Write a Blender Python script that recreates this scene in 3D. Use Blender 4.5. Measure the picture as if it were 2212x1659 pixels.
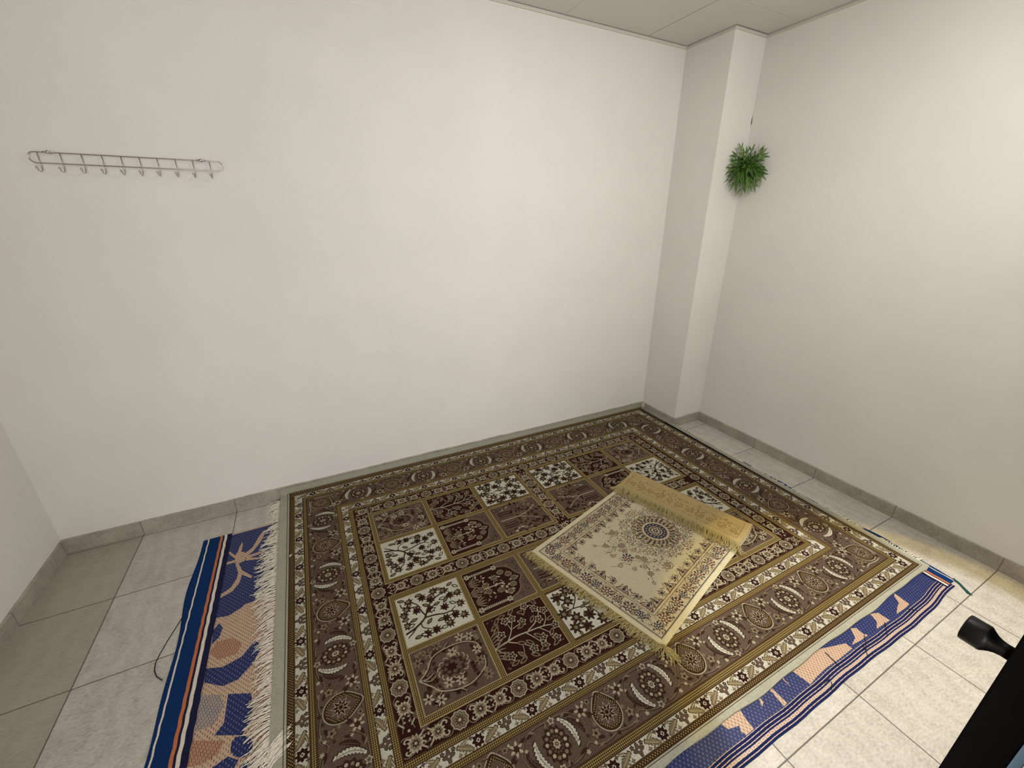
import bpy, bmesh, math, random
from mathutils import Vector, Matrix
for o in list(bpy.data.objects): bpy.data.objects.remove(o)
S = bpy.context.scene
COL = S.collection
PI = math.pi
R = math.radians
random.seed(7)

# ------------------------------------------------------------------ camera
PITCH, YAW, ROLL = -21.545, 27.411, 0.428
CAM = Vector((1.3214, -2.5464, 1.6141))
def cam_axes():
    p, y, r = R(PITCH), R(YAW), R(ROLL)
    f = Vector((math.sin(y)*math.cos(p), math.cos(y)*math.cos(p), math.sin(p)))
    rt = Vector((math.cos(y), -math.sin(y), 0)); up = rt.cross(f)
    return math.cos(r)*rt+math.sin(r)*up, -math.sin(r)*rt+math.cos(r)*up, f
rt, up, fw = cam_axes()
cd = bpy.data.cameras.new('camera'); cam = bpy.data.objects.new('camera', cd); COL.objects.link(cam)
cam.matrix_world = Matrix(((rt.x, up.x, -fw.x, CAM.x), (rt.y, up.y, -fw.y, CAM.y), (rt.z, up.z, -fw.z, CAM.z), (0, 0, 0, 1)))
cd.sensor_fit = 'HORIZONTAL'; cd.sensor_width = 36; cd.lens = 892.927*36/2212
cd.shift_x = -24.494/2212; cd.shift_y = -4.845/2212
cd.clip_start = 0.05; cd.clip_end = 60
S.camera = cam

# ------------------------------------------------------------------ world, lights, exposure
W = bpy.data.worlds.new('world'); S.world = W; W.use_nodes = True
W.node_tree.nodes['Background'].inputs[0].default_value = (1.0, 0.95, 0.88, 1)
W.node_tree.nodes['Background'].inputs[1].default_value = 0.12
S.view_settings.view_transform = 'Standard'; S.view_settings.look = 'None'
S.view_settings.gamma = 1; S.view_settings.use_curve_mapping = False
S.view_settings.exposure = 0.0

def area(name, loc, target, sx, sy, power, col, spread=180):
    l = bpy.data.lights.new(name, 'AREA'); l.shape = 'RECTANGLE'; l.size = sx; l.size_y = sy
    l.energy = power; l.color = col; l.spread = R(spread)
    o = bpy.data.objects.new(name, l); COL.objects.link(o); o.location = loc
    o.rotation_euler = (Vector(target)-Vector(loc)).to_track_quat('-Z', 'Y').to_euler()
    return o
def spot(name, loc, target, power, col, ang, blend, rad):
    l = bpy.data.lights.new(name, 'SPOT'); l.energy = power; l.color = col
    l.spot_size = R(ang); l.spot_blend = blend; l.shadow_soft_size = rad
    o = bpy.data.objects.new(name, l); COL.objects.link(o); o.location = loc
    o.rotation_euler = (Vector(target)-Vector(loc)).to_track_quat('-Z', 'Y').to_euler()
    return o
# white light of the corridor through the doorway, then two added fills
area('corridor_light', (1.15, -4.7, 1.4), (1.7, 0, 1.7), 1.8, 1.6, 60, (1.0, 0.99, 0.975))
area('front_fill_light', (2.95, -2.5, 2.3), (2.9, 0, 1.6), 1.2, 0.4, 16.0, (1.0, 0.985, 0.96))  # unseen fill added above the door leaf to brighten column and walls
area('ceiling_fill_light', (2.75, -1.7, 2.66), (2.75, -1.7, 0), 0.6, 0.6, 11, (1.0, 0.98, 0.94))  # unseen fill added under the ceiling to lift the right side
# round downlight by the door: white core and the yellow rim of its reflector
spot('downlight_core', (3.14, -2.36, 2.66), (3.14, -2.36, 0), 220, (0.79, 0.86, 1.0), 38, 0.22, 0.012)
spot('downlight_rim', (3.14, -2.36, 2.66), (3.14, -2.36, 0), 130, (1.0, 0.70, 0.12), 42.5, 0.16, 0.012)

# ------------------------------------------------------------------ helpers
def lin(c):
    return tuple((v/255/12.92) if v/255 <= 0.04045 else ((v/255+0.055)/1.055)**2.4 for v in c)+(1.0,)
class NT:
    def __init__(s, name):
        s.m = bpy.data.materials.new(name); s.m.use_nodes = True; s.t = s.m.node_tree
        s.b = s.t.nodes['Principled BSDF']
    def n(s, kind, **kw):
        q = s.t.nodes.new(kind)
        for k, v in kw.items(): setattr(q, k, v)
        return q
    def l(s, a, b): s.t.links.new(a, b)
    def coord(s): return s.n('ShaderNodeTexCoord').outputs['Object']
    def noise(s, scale, detail=3, vec=None, stretch=None):
        q = s.n('ShaderNodeTexNoise'); q.inputs['Scale'].default_value = scale; q.inputs['Detail'].default_value = detail
        v = vec or s.coord()
        if stretch:
            mp = s.n('ShaderNodeMapping'); mp.inputs['Scale'].default_value = stretch[:3]
            if len(stretch) > 3: mp.inputs['Rotation'].default_value = (0, 0, stretch[3])
            s.l(v, mp.inputs['Vector']); v = mp.outputs['Vector']
        s.l(v, q.inputs['Vector']); return q.outputs['Fac']
    def math(s, op, a, b=None, clamp=False):
        q = s.n('ShaderNodeMath', operation=op, use_clamp=clamp)
        for i, x in enumerate((a, b)):
            if x is None: continue
            if isinstance(x, (int, float)): q.inputs[i].default_value = x
            else: s.l(x, q.inputs[i])
        return q.outputs[0]
    def mix(s, fac, a, b):
        q = s.n('ShaderNodeMix', data_type='RGBA')
        for k, x in ((0, fac), (6, a), (7, b)):
            if isinstance(x, (int, float, tuple)): q.inputs[k].default_value = x
            else: s.l(x, q.inputs[k])
        return q.outputs[2]
    def ramp(s, fac, stops):
        q = s.n('ShaderNodeValToRGB')
        e = q.color_ramp.elements
        while len(e) < len(stops): e.new(0.5)
        for i, (p, c) in enumerate(stops): e[i].position = p; e[i].color = c
        s.l(fac, q.inputs[0]); return q.outputs['Color']
    def bump(s, h, strength, dist):
        q = s.n('ShaderNodeBump'); q.inputs['Strength'].default_value = strength; q.inputs['Distance'].default_value = dist
        s.l(h, q.inputs['Height']); s.l(q.outputs[0], s.b.inputs['Normal'])
    def base(s, c):
        if isinstance(c, tuple): s.b.inputs['Base Color'].default_value = c
        else: s.l(c, s.b.inputs['Base Color'])
    def rough(s, r, spec=0.5, metal=0.0):
        s.b.inputs['Roughness'].default_value = r; s.b.inputs['Specular IOR Level'].default_value = spec
        s.b.inputs['Metallic'].default_value = metal
MATS = {}
def yarn(name, c, amt=0.28, sc=260, bump=0.5):
    """pile or yarn of one dyed colour"""
    k = NT(name); f = k.noise(sc, 2); g = k.noise(9, 3)
    f = k.math('ADD', k.math('MULTIPLY', f, 0.75), k.math('MULTIPLY', g, 0.25))
    a = lin(c); lo = tuple(v*(1-amt) for v in a[:3])+(1,); hi = tuple(min(1, v*(1+amt)) for v in a[:3])+(1,)
    k.base(k.ramp(f, [(0.3, lo), (0.7, hi)])); k.rough(0.95, 0.08); k.bump(f, bump, 0.002)
    MATS[name] = k.m; return k.m
def dotted(name, dark, gold, pitch, thr=0.12, rot=PI/4):
    """gold weave crossed by dark dots"""
    k = NT(name); mp = k.n('ShaderNodeMapping'); mp.inputs['Rotation'].default_value = (0, 0, rot)
    k.l(k.coord(), mp.inputs['Vector']); sp = k.n('ShaderNodeSeparateXYZ'); k.l(mp.outputs[0], sp.inputs[0])
    w = 2*PI/pitch
    a = k.math('SINE', k.math('MULTIPLY', sp.outputs[0], w)); b = k.math('SINE', k.math('MULTIPLY', sp.outputs[1], w))
    h = k.math('MULTIPLY', a, b)
    k.base(k.ramp(k.math('ADD', k.math('MULTIPLY', h, 0.5), 0.5), [(0.5+thr-0.06, lin(gold)), (0.5+thr+0.06, lin(dark))]))
    k.rough(0.9, 0.1); k.bump(h, 0.3, 0.001); MATS[name] = k.m; return k.m
def weave(name, c1, c2, px, py, thr=0.55, skew=0.0):
    """plastic straw weave: ground straw with short stitches of a second colour"""
    k = NT(name); sp = k.n('ShaderNodeSeparateXYZ'); k.l(k.coord(), sp.inputs[0])
    y = k.math('DIVIDE', sp.outputs[1], py); row = k.math('FLOOR', k.math('DIVIDE', sp.outputs[0], px))
    y2 = k.math('ADD', y, k.math('MULTIPLY', row, 0.5+skew)); fy = k.math('FRACT', y2); fx = k.math('FRACT', k.math('DIVIDE', sp.outputs[0], px))
    m = k.math('MULTIPLY', k.math('GREATER_THAN', fy, thr), k.math('GREATER_THAN', k.math('MULTIPLY', fx, k.math('SUBTRACT', 1.0, fx)), 0.205))
    n = k.noise(40, 2)
    k.base(k.mix(k.math('MULTIPLY', m, k.math('ADD', 0.25, n)), lin(c1), lin(c2)))
    k.rough(0.5, 0.35); k.bump(k.math('ADD', k.math('MULTIPLY', k.math('SINE', k.math('MULTIPLY', fx, PI)), 0.6), m), 0.4, 0.0012)
    MATS[name] = k.m; return k.m

def link(name, me, mat=None, parent=None, mats=None):
    o = bpy.data.objects.new(name, me); COL.objects.link(o)
    for q in (mats or ([mat] if mat else [])): me.materials.append(q)
    if parent: o.parent = parent
    return o
def mesh(name, verts, faces, mat, parent=None, smooth=False, mi=None, mats=None):
    me = bpy.data.meshes.new(name); me.from_pydata([tuple(v) for v in verts], [], faces); me.update()
    o = link(name, me, mat, parent, mats)
    if mi: me.polygons.foreach_set('material_index', mi)
    if smooth: me.polygons.foreach_set('use_smooth', [True]*len(me.polygons))
    return o
def tag(o, label=None, cat=None, group=None, kind=None):
    for k, v in (('label', label), ('category', cat), ('group', group), ('kind', kind)):
        if v: o[k] = v
    return o
class MB:
    def __init__(s): s.v = []; s.f = []
    def box(s, a, b):
        i = len(s.v); (x0, y0, z0), (x1, y1, z1) = a, b
        s.v += [(x0,y0,z0),(x1,y0,z0),(x1,y1,z0),(x0,y1,z0),(x0,y0,z1),(x1,y0,z1),(x1,y1,z1),(x0,y1,z1)]
        s.f += [tuple(i+q for q in t) for t in ((0,3,2,1),(4,5,6,7),(0,1,5,4),(1,2,6,5),(2,3,7,6),(3,0,4,7))]; return s
    def tube(s, pts, r, n=8, closed=False, cap=True):
        pts = [Vector(p) for p in pts]; m = len(pts); i0 = len(s.v); prev = None
        for k, p in enumerate(pts):
            a = pts[(k-1) % m] if (closed or k > 0) else p; b = pts[(k+1) % m] if (closed or k < m-1) else p
            t = (b-a).normalized()
            if prev is None:
                u = t.cross(Vector((0.13, 0.27, 1))); u = u if u.length > 1e-4 else t.cross(Vector((1, 0, 0)))
            else: u = prev-t*prev.dot(t)
            u.normalize(); prev = u; w = t.cross(u)
            rr = r[k] if isinstance(r, (list, tuple)) else r
            s.v += [tuple(p+rr*(math.cos(2*PI*j/n)*u+math.sin(2*PI*j/n)*w)) for j in range(n)]
        for k in range(m if closed else m-1):
            a = i0+k*n; b = i0+((k+1) % m)*n
            s.f += [(a+j, a+(j+1) % n, b+(j+1) % n, b+j) for j in range(n)]
        if cap and not closed: s.f += [tuple(i0+j for j in reversed(range(n))), tuple(i0+(m-1)*n+j for j in range(n))]
        return s
    def ball(s, c, r, n=10, m=6, sq=(1, 1, 1)):
        i0 = len(s.v); c = Vector(c)
        for a in range(m+1):
            th = PI*a/m
            for b in range(n):
                ph = 2*PI*b/n
                s.v.append(tuple(c+Vector((r*sq[0]*math.sin(th)*math.cos(ph), r*sq[1]*math.sin(th)*math.sin(ph), r*sq[2]*math.cos(th)))))
        for a in range(m):
            for b in range(n): s.f.append((i0+a*n+b, i0+(a+1)*n+b, i0+(a+1)*n+(b+1) % n, i0+a*n+(b+1) % n))
        return s
    def build(s, name, mat, parent=None, smooth=False): return mesh(name, s.v, s.f, mat, parent, smooth)
def bevel(o, w, seg=2):
    b = o.modifiers.new('bevel', 'BEVEL'); b.width = w; b.segments = seg; b.limit_method = 'ANGLE'; return o

# ------------------------------------------------------------------ materials of the room
def plaster(name, c, bumpy=0.12):
    k = NT(name); f = k.noise(3.0, 4); g = k.noise(160, 3)
    a = lin(c); b = tuple(v*0.965 for v in a[:3])+(1,)
    k.base(k.ramp(f, [(0.35, b), (0.65, a)])); k.rough(0.75, 0.25); k.bump(k.math('ADD', g, k.math('MULTIPLY', f, 2.0)), bumpy, 0.002); return k.m
M_wall = plaster('white_paint', (233, 230, 225))
M_ceil = plaster('ceiling_tile', (218, 214, 206), 0.05)
k = NT('dark_void'); k.base(lin((30, 28, 25))); k.rough(0.9, 0.1); M_void = k.m
TX0, TXP, TY0, TYP = 0.315, 0.4265, -0.030, 0.4415
def floor_tile(name):
    k = NT(name); sp = k.n('ShaderNodeSeparateXYZ'); k.l(k.coord(), sp.inputs[0])
    u = k.math('DIVIDE', k.math('SUBTRACT', sp.outputs[0], TX0), TXP); v = k.math('DIVIDE', k.math('SUBTRACT', sp.outputs[1], TY0), TYP)
    fu, fv = k.math('FRACT', u), k.math('FRACT', v); iu, iv = k.math('FLOOR', u), k.math('FLOOR', v)
    du = k.math('MULTIPLY', k.math('MINIMUM', fu, k.math('SUBTRACT', 1.0, fu)), TXP); dv = k.math('MULTIPLY', k.math('MINIMUM', fv, k.math('SUBTRACT', 1.0, fv)), TYP)
    d = k.math('MINIMUM', du, dv); grout = k.math('LESS_THAN', d, 0.0021)
    cmb = k.n('ShaderNodeCombineXYZ'); k.l(k.math('MULTIPLY', iu, 7.3), cmb.inputs[0]); k.l(k.math('MULTIPLY', iv, 3.7), cmb.inputs[1])
    add = k.n('ShaderNodeVectorMath', operation='ADD'); k.l(k.coord(), add.inputs[0]); k.l(cmb.outputs[0], add.inputs[1]); vec = add.outputs[0]
    wn = k.n('ShaderNodeTexWhiteNoise', noise_dimensions='2D'); k.l(cmb.outputs[0], wn.inputs['Vector'])
    streak = k.noise(7, 6, vec, (1.0, 3.2, 1, 0.5)); fine = k.noise(75, 6, vec, (1.0, 1.9, 1, 0.5)); cloud = k.noise(3.2, 3, vec)
    veins = k.n('ShaderNodeTexWave', wave_type='BANDS'); veins.inputs['Scale'].default_value = 4.0; veins.inputs['Distortion'].default_value = 9.0
    veins.inputs['Detail'].default_value = 4; veins.inputs['Detail Scale'].default_value = 1.6; k.l(vec, veins.inputs['Vector'])
    f = k.math('ADD', k.math('ADD', k.math('MULTIPLY', streak, 0.20), k.math('MULTIPLY', fine, 0.52)), k.math('ADD', k.math('MULTIPLY', cloud, 0.22), k.math('MULTIPLY', veins.outputs['Fac'], 0.06)))
    c = k.ramp(f, [(0.36, lin((164, 159, 150))), (0.52, lin((190, 186, 178))), (0.66, lin((205, 202, 195)))])
    tint = k.math('MULTIPLY', wn.outputs['Value'], 0.10); c = k.mix(tint, c, lin((150, 142, 128)))
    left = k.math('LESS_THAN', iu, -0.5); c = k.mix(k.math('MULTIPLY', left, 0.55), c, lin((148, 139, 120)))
    k.base(k.mix(k.math('MULTIPLY', grout, 0.88), c, lin((74, 68, 62)))); k.rough(0.45, 0.35)
    k.bump(k.math('SUBTRACT', k.math('MULTIPLY', f, 0.5), grout), 0.35, 0.003); return k.m
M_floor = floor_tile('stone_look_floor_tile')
def skirting(name, axis):
    k = NT(name); sp = k.n('ShaderNodeSeparateXYZ'); k.l(k.coord(), sp.inputs[0])
    q = k.math('DIVIDE', k.math('SUBTRACT', sp.outputs[axis], (TX0, TY0)[axis]), (TXP, TYP)[axis]); fr = k.math('FRACT', q)
    g = k.math('LESS_THAN', k.math('MINIMUM', fr, k.math('SUBTRACT', 1.0, fr)), 0.004)
    f = k.math('ADD', k.math('MULTIPLY', k.noise(9, 5), 0.6), k.math('MULTIPLY', k.noise(70, 4), 0.4))
    c = k.ramp(f, [(0.35, lin((148, 142, 131))), (0.65, lin((178, 172, 160)))])
    k.base(k.mix(k.math('MULTIPLY', g, 0.7), c, lin((82, 76, 68)))); k.rough(0.45, 0.35); k.bump(f, 0.2, 0.002); return k.m
M_skx, M_sky = skirting('skirting_tile_along_x', 0), skirting('skirting_tile_along_y', 1)
k = NT('black_powder_coat'); k.base(lin((8, 8, 10))); k.rough(0.6, 0.1); k.bump(k.noise(500, 2), 0.1, 0.0005); M_black = k.m
k = NT('black_knob'); k.base(lin((11, 11, 12))); k.rough(0.4, 0.3); M_knob = k.m
k = NT('pale_blue_film'); k.base(lin((150, 190, 225))); k.rough(0.4, 0.4); M_blue = k.m
k = NT('chrome'); k.base(lin((190, 186, 180))); k.rough(0.18, 0.5, 1.0); M_chrome = k.m

# ------------------------------------------------------------------ the setting
XR, XC, YC, HC, HB = 4.157, 3.865, 0.379, 2.70, 0.078
YF = -2.57            # room face of the front wall with the doorway the camera looks through
TOP = 2.95
def struct(name, mb, mat, smooth=False): return tag(mb.build(name, mat, None, smooth), kind='structure')
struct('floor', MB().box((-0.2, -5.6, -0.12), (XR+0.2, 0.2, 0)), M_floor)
struct('wall_back', MB().box((-0.2, 0, 0), (XR+0.2, 0.2, TOP)), M_wall)
struct('wall_left', MB().box((-0.2, -5.6, 0), (0, 0, TOP)), M_wall)
struct('wall_right', MB().box((XR, -5.6, 0), (XR+0.2, 0, TOP)), M_wall)
wc = struct('wall_column', MB().box((XC, -YC, 0), (XR, 0, TOP)), M_wall)
DX0, DX1, DH = 0.50, 2.22, 2.25
fwm = MB().box((0, YF-0.13, 0), (DX0, YF, TOP)).box((DX1, YF-0.13, 0), (XR, YF, TOP)).box((DX0, YF-0.13, DH), (DX1, YF, TOP))
struct('wall_front', fwm, M_wall)
struct('wall_corridor', MB().box((-0.2, -5.8, 0), (XR+0.2, -5.6, TOP)), M_wall)
# suspended ceiling: tiles with open joints under a dark void, a wall angle below its edge
cm = MB(); GX = [-0.2, 0.375, 1.002, 1.629, 2.256, 2.883, 3.51, XR+0.1]; GY = [-5.7, -5.0, -4.3, -3.62, -3.02, -2.41, -1.81, -1.205, -0.60, 0.1]
for i in range(len(GX)-1):
    for j in range(len(GY)-1):
        gx = 0.0035 if abs(GX[i+1]-3.51) < .01 else 0.0012; gl = 0.0035 if abs(GX[i]-3.51) < .01 else 0.0012
        x0, x1, y0, y1 = GX[i]+gl, GX[i+1]-gx, GY[j]+0.001, GY[j+1]-0.001
        x0 = max(x0, 0.017); x1 = min(x1, XR-0.017); y1 = min(y1, -0.017)
        if x1 > XC and y1 > -YC:                                   # notched round the column
            cm.box((x0, y0, HC), (x1, -YC-0.017, HC+0.015)); cm.box((x0, -YC-0.017, HC), (XC-0.017, y1, HC+0.015))
        else: cm.box((x0, y0, HC), (x1, y1, HC+0.015))
struct('ceiling', cm, M_ceil)
struct('ceiling_slab', MB().box((-0.2, -5.8, TOP), (XR+0.2, 0.2, TOP+0.1)), M_void)
tr = MB()
def angle(a, b): tr.box(a, b)
angle((0, -0.008, HC-0.016), (XC, 0, HC-0.005)); angle((XC-0.008, -YC, HC-0.016), (XC, -0.008, HC-0.005))
angle((XC-0.008, -YC-0.008, HC-0.016), (XR, -YC, HC-0.005)); angle((XR-0.008, YF, HC-0.016), (XR, -YC-0.008, HC-0.005))
angle((0, YF, HC-0.016), (0.008, -0.008, HC-0.005))
struct('trim_1', tr, plaster('wall_angle_paint', (215, 210, 198), 0.03))
# skirting tiles: the paint above them ends in an uneven line
def skirt(name, p0, p1, nrm, mat, seed):
    rnd = random.Random(seed); p0, p1, nrm = Vector(p0), Vector(p1), Vector(nrm); L = (p1-p0).length; n = max(3, int(L/0.02)); v = []; f = []
    z = 0.0
    for i in range(n+1):
        p = p0.lerp(p1, i/n); z = 0.8*z+rnd.uniform(-0.0012, 0.0012); q = p+nrm*0.011
        v += [(q.x, q.y, 0), (q.x, q.y, HB+z-0.001), (p.x+nrm.x*0.009, p.y+nrm.y*0.009, HB+z), (p.x, p.y, HB+z+0.001), (p.x, p.y, 0)]
    for i in range(n):
        a = i*5; b = a+5
        for j in range(5): f.append((a+j, b+j, b+(j+1) % 5, a+(j+1) % 5))
    f += [(4, 3, 2, 1, 0), tuple(n*5+j for j in range(5))]
    return tag(mesh(name, v, f, mat), kind='structure')
skirt('baseboard_back', (0, 0, 0), (XC, 0, 0), (0, -1, 0), M_skx, 1)
skirt('baseboard_left', (0, YF, 0), (0, -0.011, 0), (1, 0, 0), M_sky, 2)
skirt('baseboard_column', (XC, -0.011, 0), (XC, -YC-0.011, 0), (-1, 0, 0), M_sky, 3)
skirt('baseboard_column_front', (XC, -YC, 0), (XR, -YC, 0), (0, -1, 0), M_skx, 4)
skirt('baseboard_right', (XR, YF, 0), (XR, -YC-0.011, 0), (-1, 0, 0), M_sky, 5)
# chipped slit in the plaster of the corner
ck = MB(); zc = 2.235
ck.v += [(XR-0.003, -YC-0.0015, zc-0.035), (XR-0.0005, -YC-0.006, zc-0.01), (XR-0.0015, -YC-0.003, zc+0.04)]; ck.f += [(0, 1, 2)]
ck.build('crack', M_void, wc)

# ------------------------------------------------------------------ pattern drawing
class Pat:
    """polygons of coloured pile, drawn in the flat rug and laid on its surface"""
    def __init__(s): s.p = []; s.T = [(0, 0, 1, 0, 0, 1)]; s.n = 0
    def push(s, x, y, rot=0, sx=1, sy=1):
        c, d = math.cos(rot), math.sin(rot); A = (x, y, c*sx, -d*sy, d*sx, c*sy); s.T.append(s.comb(s.T[-1], A))
    @staticmethod
    def comb(P, A):
        X, Y, a, b, c, d = P; x, y, e, f, g, h = A
        return (X+a*x+b*y, Y+c*x+d*y, a*e+b*g, a*f+b*h, c*e+d*g, c*f+d*h) if len(P) == 6 else A
    def pop(s): s.T.pop()
    def poly(s, pts, col, lay):
        X, Y, a, b, c, d = s.T[-1]; q = [(X+a*x+b*y, Y+c*x+d*y) for x, y in pts]
        ar = sum(q[i-1][0]*q[i][1]-q[i][0]*q[i-1][1] for i in range(len(q)))
        if ar < 0: q.reverse()
        s.n += 1; s.p.append((q, col, lay*0.00016+(s.n % 40)*0.000003))
    def rect(s, x0, y0, x1, y1, col, lay): s.poly([(x0, y0), (x1, y0), (x1, y1), (x0, y1)], col, lay)
    def frame(s, a, b, col, lay):
        x0, y0, x1, y1 = a; X0, Y0, X1, Y1 = b
        s.rect(x0, y0, x1, Y0, col, lay); s.rect(x0, Y1, x1, y1, col, lay); s.rect(x0, Y0, X0, Y1, col, lay); s.rect(X1, Y0, x1, Y1, col, lay)
    def lobe(s, x, y, r, n, amp, col, lay, ry=1.0, ph=0.0, rot=0.0, res=6):
        m = max(12, n*res); pts = []
        for i in range(m):
            t = 2*PI*i/m; q = r*(1+amp*math.cos(n*(t+ph))); u, v = q*math.cos(t), q*ry*math.sin(t)
            pts.append((x+u*math.cos(rot)-v*math.sin(rot), y+u*math.sin(rot)+v*math.cos(rot)))
        s.poly(pts, col, lay)
    def star(s, x, y, r, r2, n, col, lay, ry=1.0, ph=0.0):
        s.poly([(x+(r if i % 2 == 0 else r2)*math.cos(PI*i/n+ph), y+ry*(r if i % 2 == 0 else r2)*math.sin(PI*i/n+ph)) for i in range(2*n)], col, lay)
    def leaf(s, x, y, ang, L, w, col, lay, bend=0.0):
        n = 5; A = []; B = []
        for i in range(n+1):
            t = i/n; h = w*math.sin(PI*min(1, t*0.92+0.06))**0.9; cx, cy = L*t, bend*L*t*(1-t)*4
            A.append((cx, cy+h)); B.append((cx, cy-h))
        q = A+B[::-1]; c, d = math.cos(ang), math.sin(ang)
        s.poly([(x+c*u-d*v, y+d*u+c*v) for u, v in q], col, lay)
    def serr(s, x, y, ang, L, w, col, lay, bend=0.0, n=6):
        A = []; B = []
        for i in range(n+1):
            t = i/n; h = w*(0.35+0.65*math.sin(PI*min(1, t*0.9+0.1))); cy = bend*L*t*(1-t)*4
            A.append((L*t, cy+h*0.62)); B.append((L*t, cy-h*0.62))
            if i < n: A.append((L*(t+0.55/n), cy+h)); B.append((L*(t+0.55/n), cy-h))
        q = A+B[::-1]; c, d = math.cos(ang), math.sin(ang)
        s.poly([(x+c*u-d*v, y+d*u+c*v) for u, v in q], col, lay)
    def stroke(s, pts, w, col, lay, taper=0.0, smooth=True):
        if smooth and len(pts) > 2:
            P = [pts[0]]+list(pts)+[pts[-1]]; o = []
            for i in range(1, len(P)-2):
                for j in range(4):
                    t = j/4; a, b, c, d = P[i-1], P[i], P[i+1], P[i+2]
                    o.append(tuple(0.5*(2*b[k]+(c[k]-a[k])*t+(2*a[k]-5*b[k]+4*c[k]-d[k])*t*t+(3*b[k]-a[k]-3*c[k]+d[k])*t**3) for k in (0, 1)))
            pts = o+[pts[-1]]
        n = len(pts); A = []; B = []
        for i in range(n):
            a, b = pts[max(0, i-1)], pts[min(n-1, i+1)]; dx, dy = b[0]-a[0], b[1]-a[1]; l = math.hypot(dx, dy) or 1
            h = w*0.5*(1-taper*i/(n-1)); A.append((pts[i][0]-dy/l*h, pts[i][1]+dx/l*h)); B.append((pts[i][0]+dy/l*h, pts[i][1]-dx/l*h))
        for i in range(n-1): s.poly([A[i], A[i+1], B[i+1], B[i]], col, lay)
    # compound motifs
    def flower(s, x, y, r, n, petal, core, lay, edge=None):
        if edge: s.lobe(x, y, r*1.18, n, 0.2, edge, lay); lay += 1
        s.lobe(x, y, r, n, 0.24, petal, lay); s.lobe(x, y, r*0.36, 6, 0.05, core, lay+1)
    def daisy(s, x, y, r, n, petal, core, lay, ph=0.0):
        for i in range(n):
            a = 2*PI*i/n+ph; s.leaf(x+math.cos(a)*r*0.18, y+math.sin(a)*r*0.18, a, r*0.85, r*0.2, petal, lay)
        s.lobe(x, y, r*0.2, 6, 0.0, core, lay+1)
    def maple(s, x, y, r, ang, col, lay):
        pts = []
        for a, q in ((0, 1.15), (0.28, 0.62), (0.62, 1.0), (0.95, 0.52), (1.35, 0.92), (1.75, 0.5), (2.25, 0.78), (2.75, 0.35), (3.14, 0.55), (3.53, 0.35), (4.03, 0.78), (4.53, 0.5), (4.93, 0.92), (5.33, 0.52), (5.66, 1.0), (6.0, 0.62)):
            pts.append((x+r*q*math.cos(a+ang), y+r*q*math.sin(a+ang)))
        s.poly(pts, col, lay)
    def oleaf(s, x, y, ang, L, w, edge, fill, lay):
        s.leaf(x, y, ang, L, w, edge, lay); s.leaf(x+math.cos(ang)*L*0.2, y+math.sin(ang)*L*0.2, ang, L*0.62, w*0.5, fill, lay+1)
    def build(s, name, surf, palette, extra=None, parent=None):
        v = []; f = []; mi = []; names = list(palette)
        idx = {n: i for i, n in enumerate(names)}
        for q, c, h in s.p:
            i = len(v); v += [surf(x, y, h) for x, y in q]; f.append(tuple(range(i, i+len(q)))); mi.append(idx[c])
        if extra:
            for ev, ef, c in extra:
                i = len(v); v += ev; f += [tuple(i+j for j in t) for t in ef]; mi += [idx[c]]*len(ef)
        return mesh(name, v, f, None, parent, mi=mi, mats=[palette[n] for n in names])

# ------------------------------------------------------------------ woven plastic mat under the carpet
yarn('navy_straw', (26, 33, 76), 0.2, 120, 0.3)
PM = {'nv': weave('navy_weave', (20, 33, 84), (108, 112, 152), 0.0082, 0.020, 0.68), 'pe': weave('peach_weave', (188, 160, 136), (84, 54, 48), 0.0075, 0.018, 0.55),
      'br': weave('brown_weave', (176, 132, 104), (52, 28, 34), 0.0055, 0.022, 0.3, 0.17), 'gr': weave('grey_weave', (160, 148, 140), (38, 32, 56), 0.0055, 0.02, 0.32, 0.17),
      'cl': yarn('blue_edging_cloth', (16, 48, 96), 0.18, 200, 0.4), 'wh': yarn('white_edging_stripe', (214, 204, 190), 0.15, 200), 'or': yarn('orange_edging_stripe', (186, 110, 70), 0.15, 200),
      'dk': yarn('dark_navy_stripe', (30, 32, 62), 0.15, 200), 'tn': weave('tan_stripe_weave', (188, 166, 148), (62, 50, 66), 0.012, 0.006, 0.62), 'sn': MATS['navy_straw']}
NAVY = [[(719,-246),(922,-282),(970,-459),(973,-567),(937,-630),(877,-615),(822,-553),(801,-467),(729,-378)],[(729,-378),(801,-467),(784,-534),(733,-472)],[(728,-487),(783,-528),(800,-564),(782,-621),(739,-660)],
 [(809,-559),(863,-616),(883,-678),(872,-749),(836,-792),(786,-816),(739,-803),(736,-746),(776,-726),(802,-719),(737,-701),(739,-681),(789,-658)],[(741,-867),(757,-839),(774,-872),(767,-915),(744,-941)],
 [(738,-1044),(797,-1067),(858,-1052),(899,-999),(929,-1040),(898,-1103),(856,-1148),(807,-1151),(743,-1104)],[(828,-1192),(901,-1226),(910,-1276),(908,-1325),(886,-1366),(803,-1324),(827,-1295)],
 [(856,-1379),(866,-1362),(891,-1368),(913,-1388),(920,-1417),(912,-1439),(893,-1440),(870,-1423),(857,-1401)],[(770,-1480),(812,-1427),(852,-1414),(883,-1441),(850,-1500)],[(886,-1465),(903,-1451),(924,-1477),(920,-1500)]]
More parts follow.
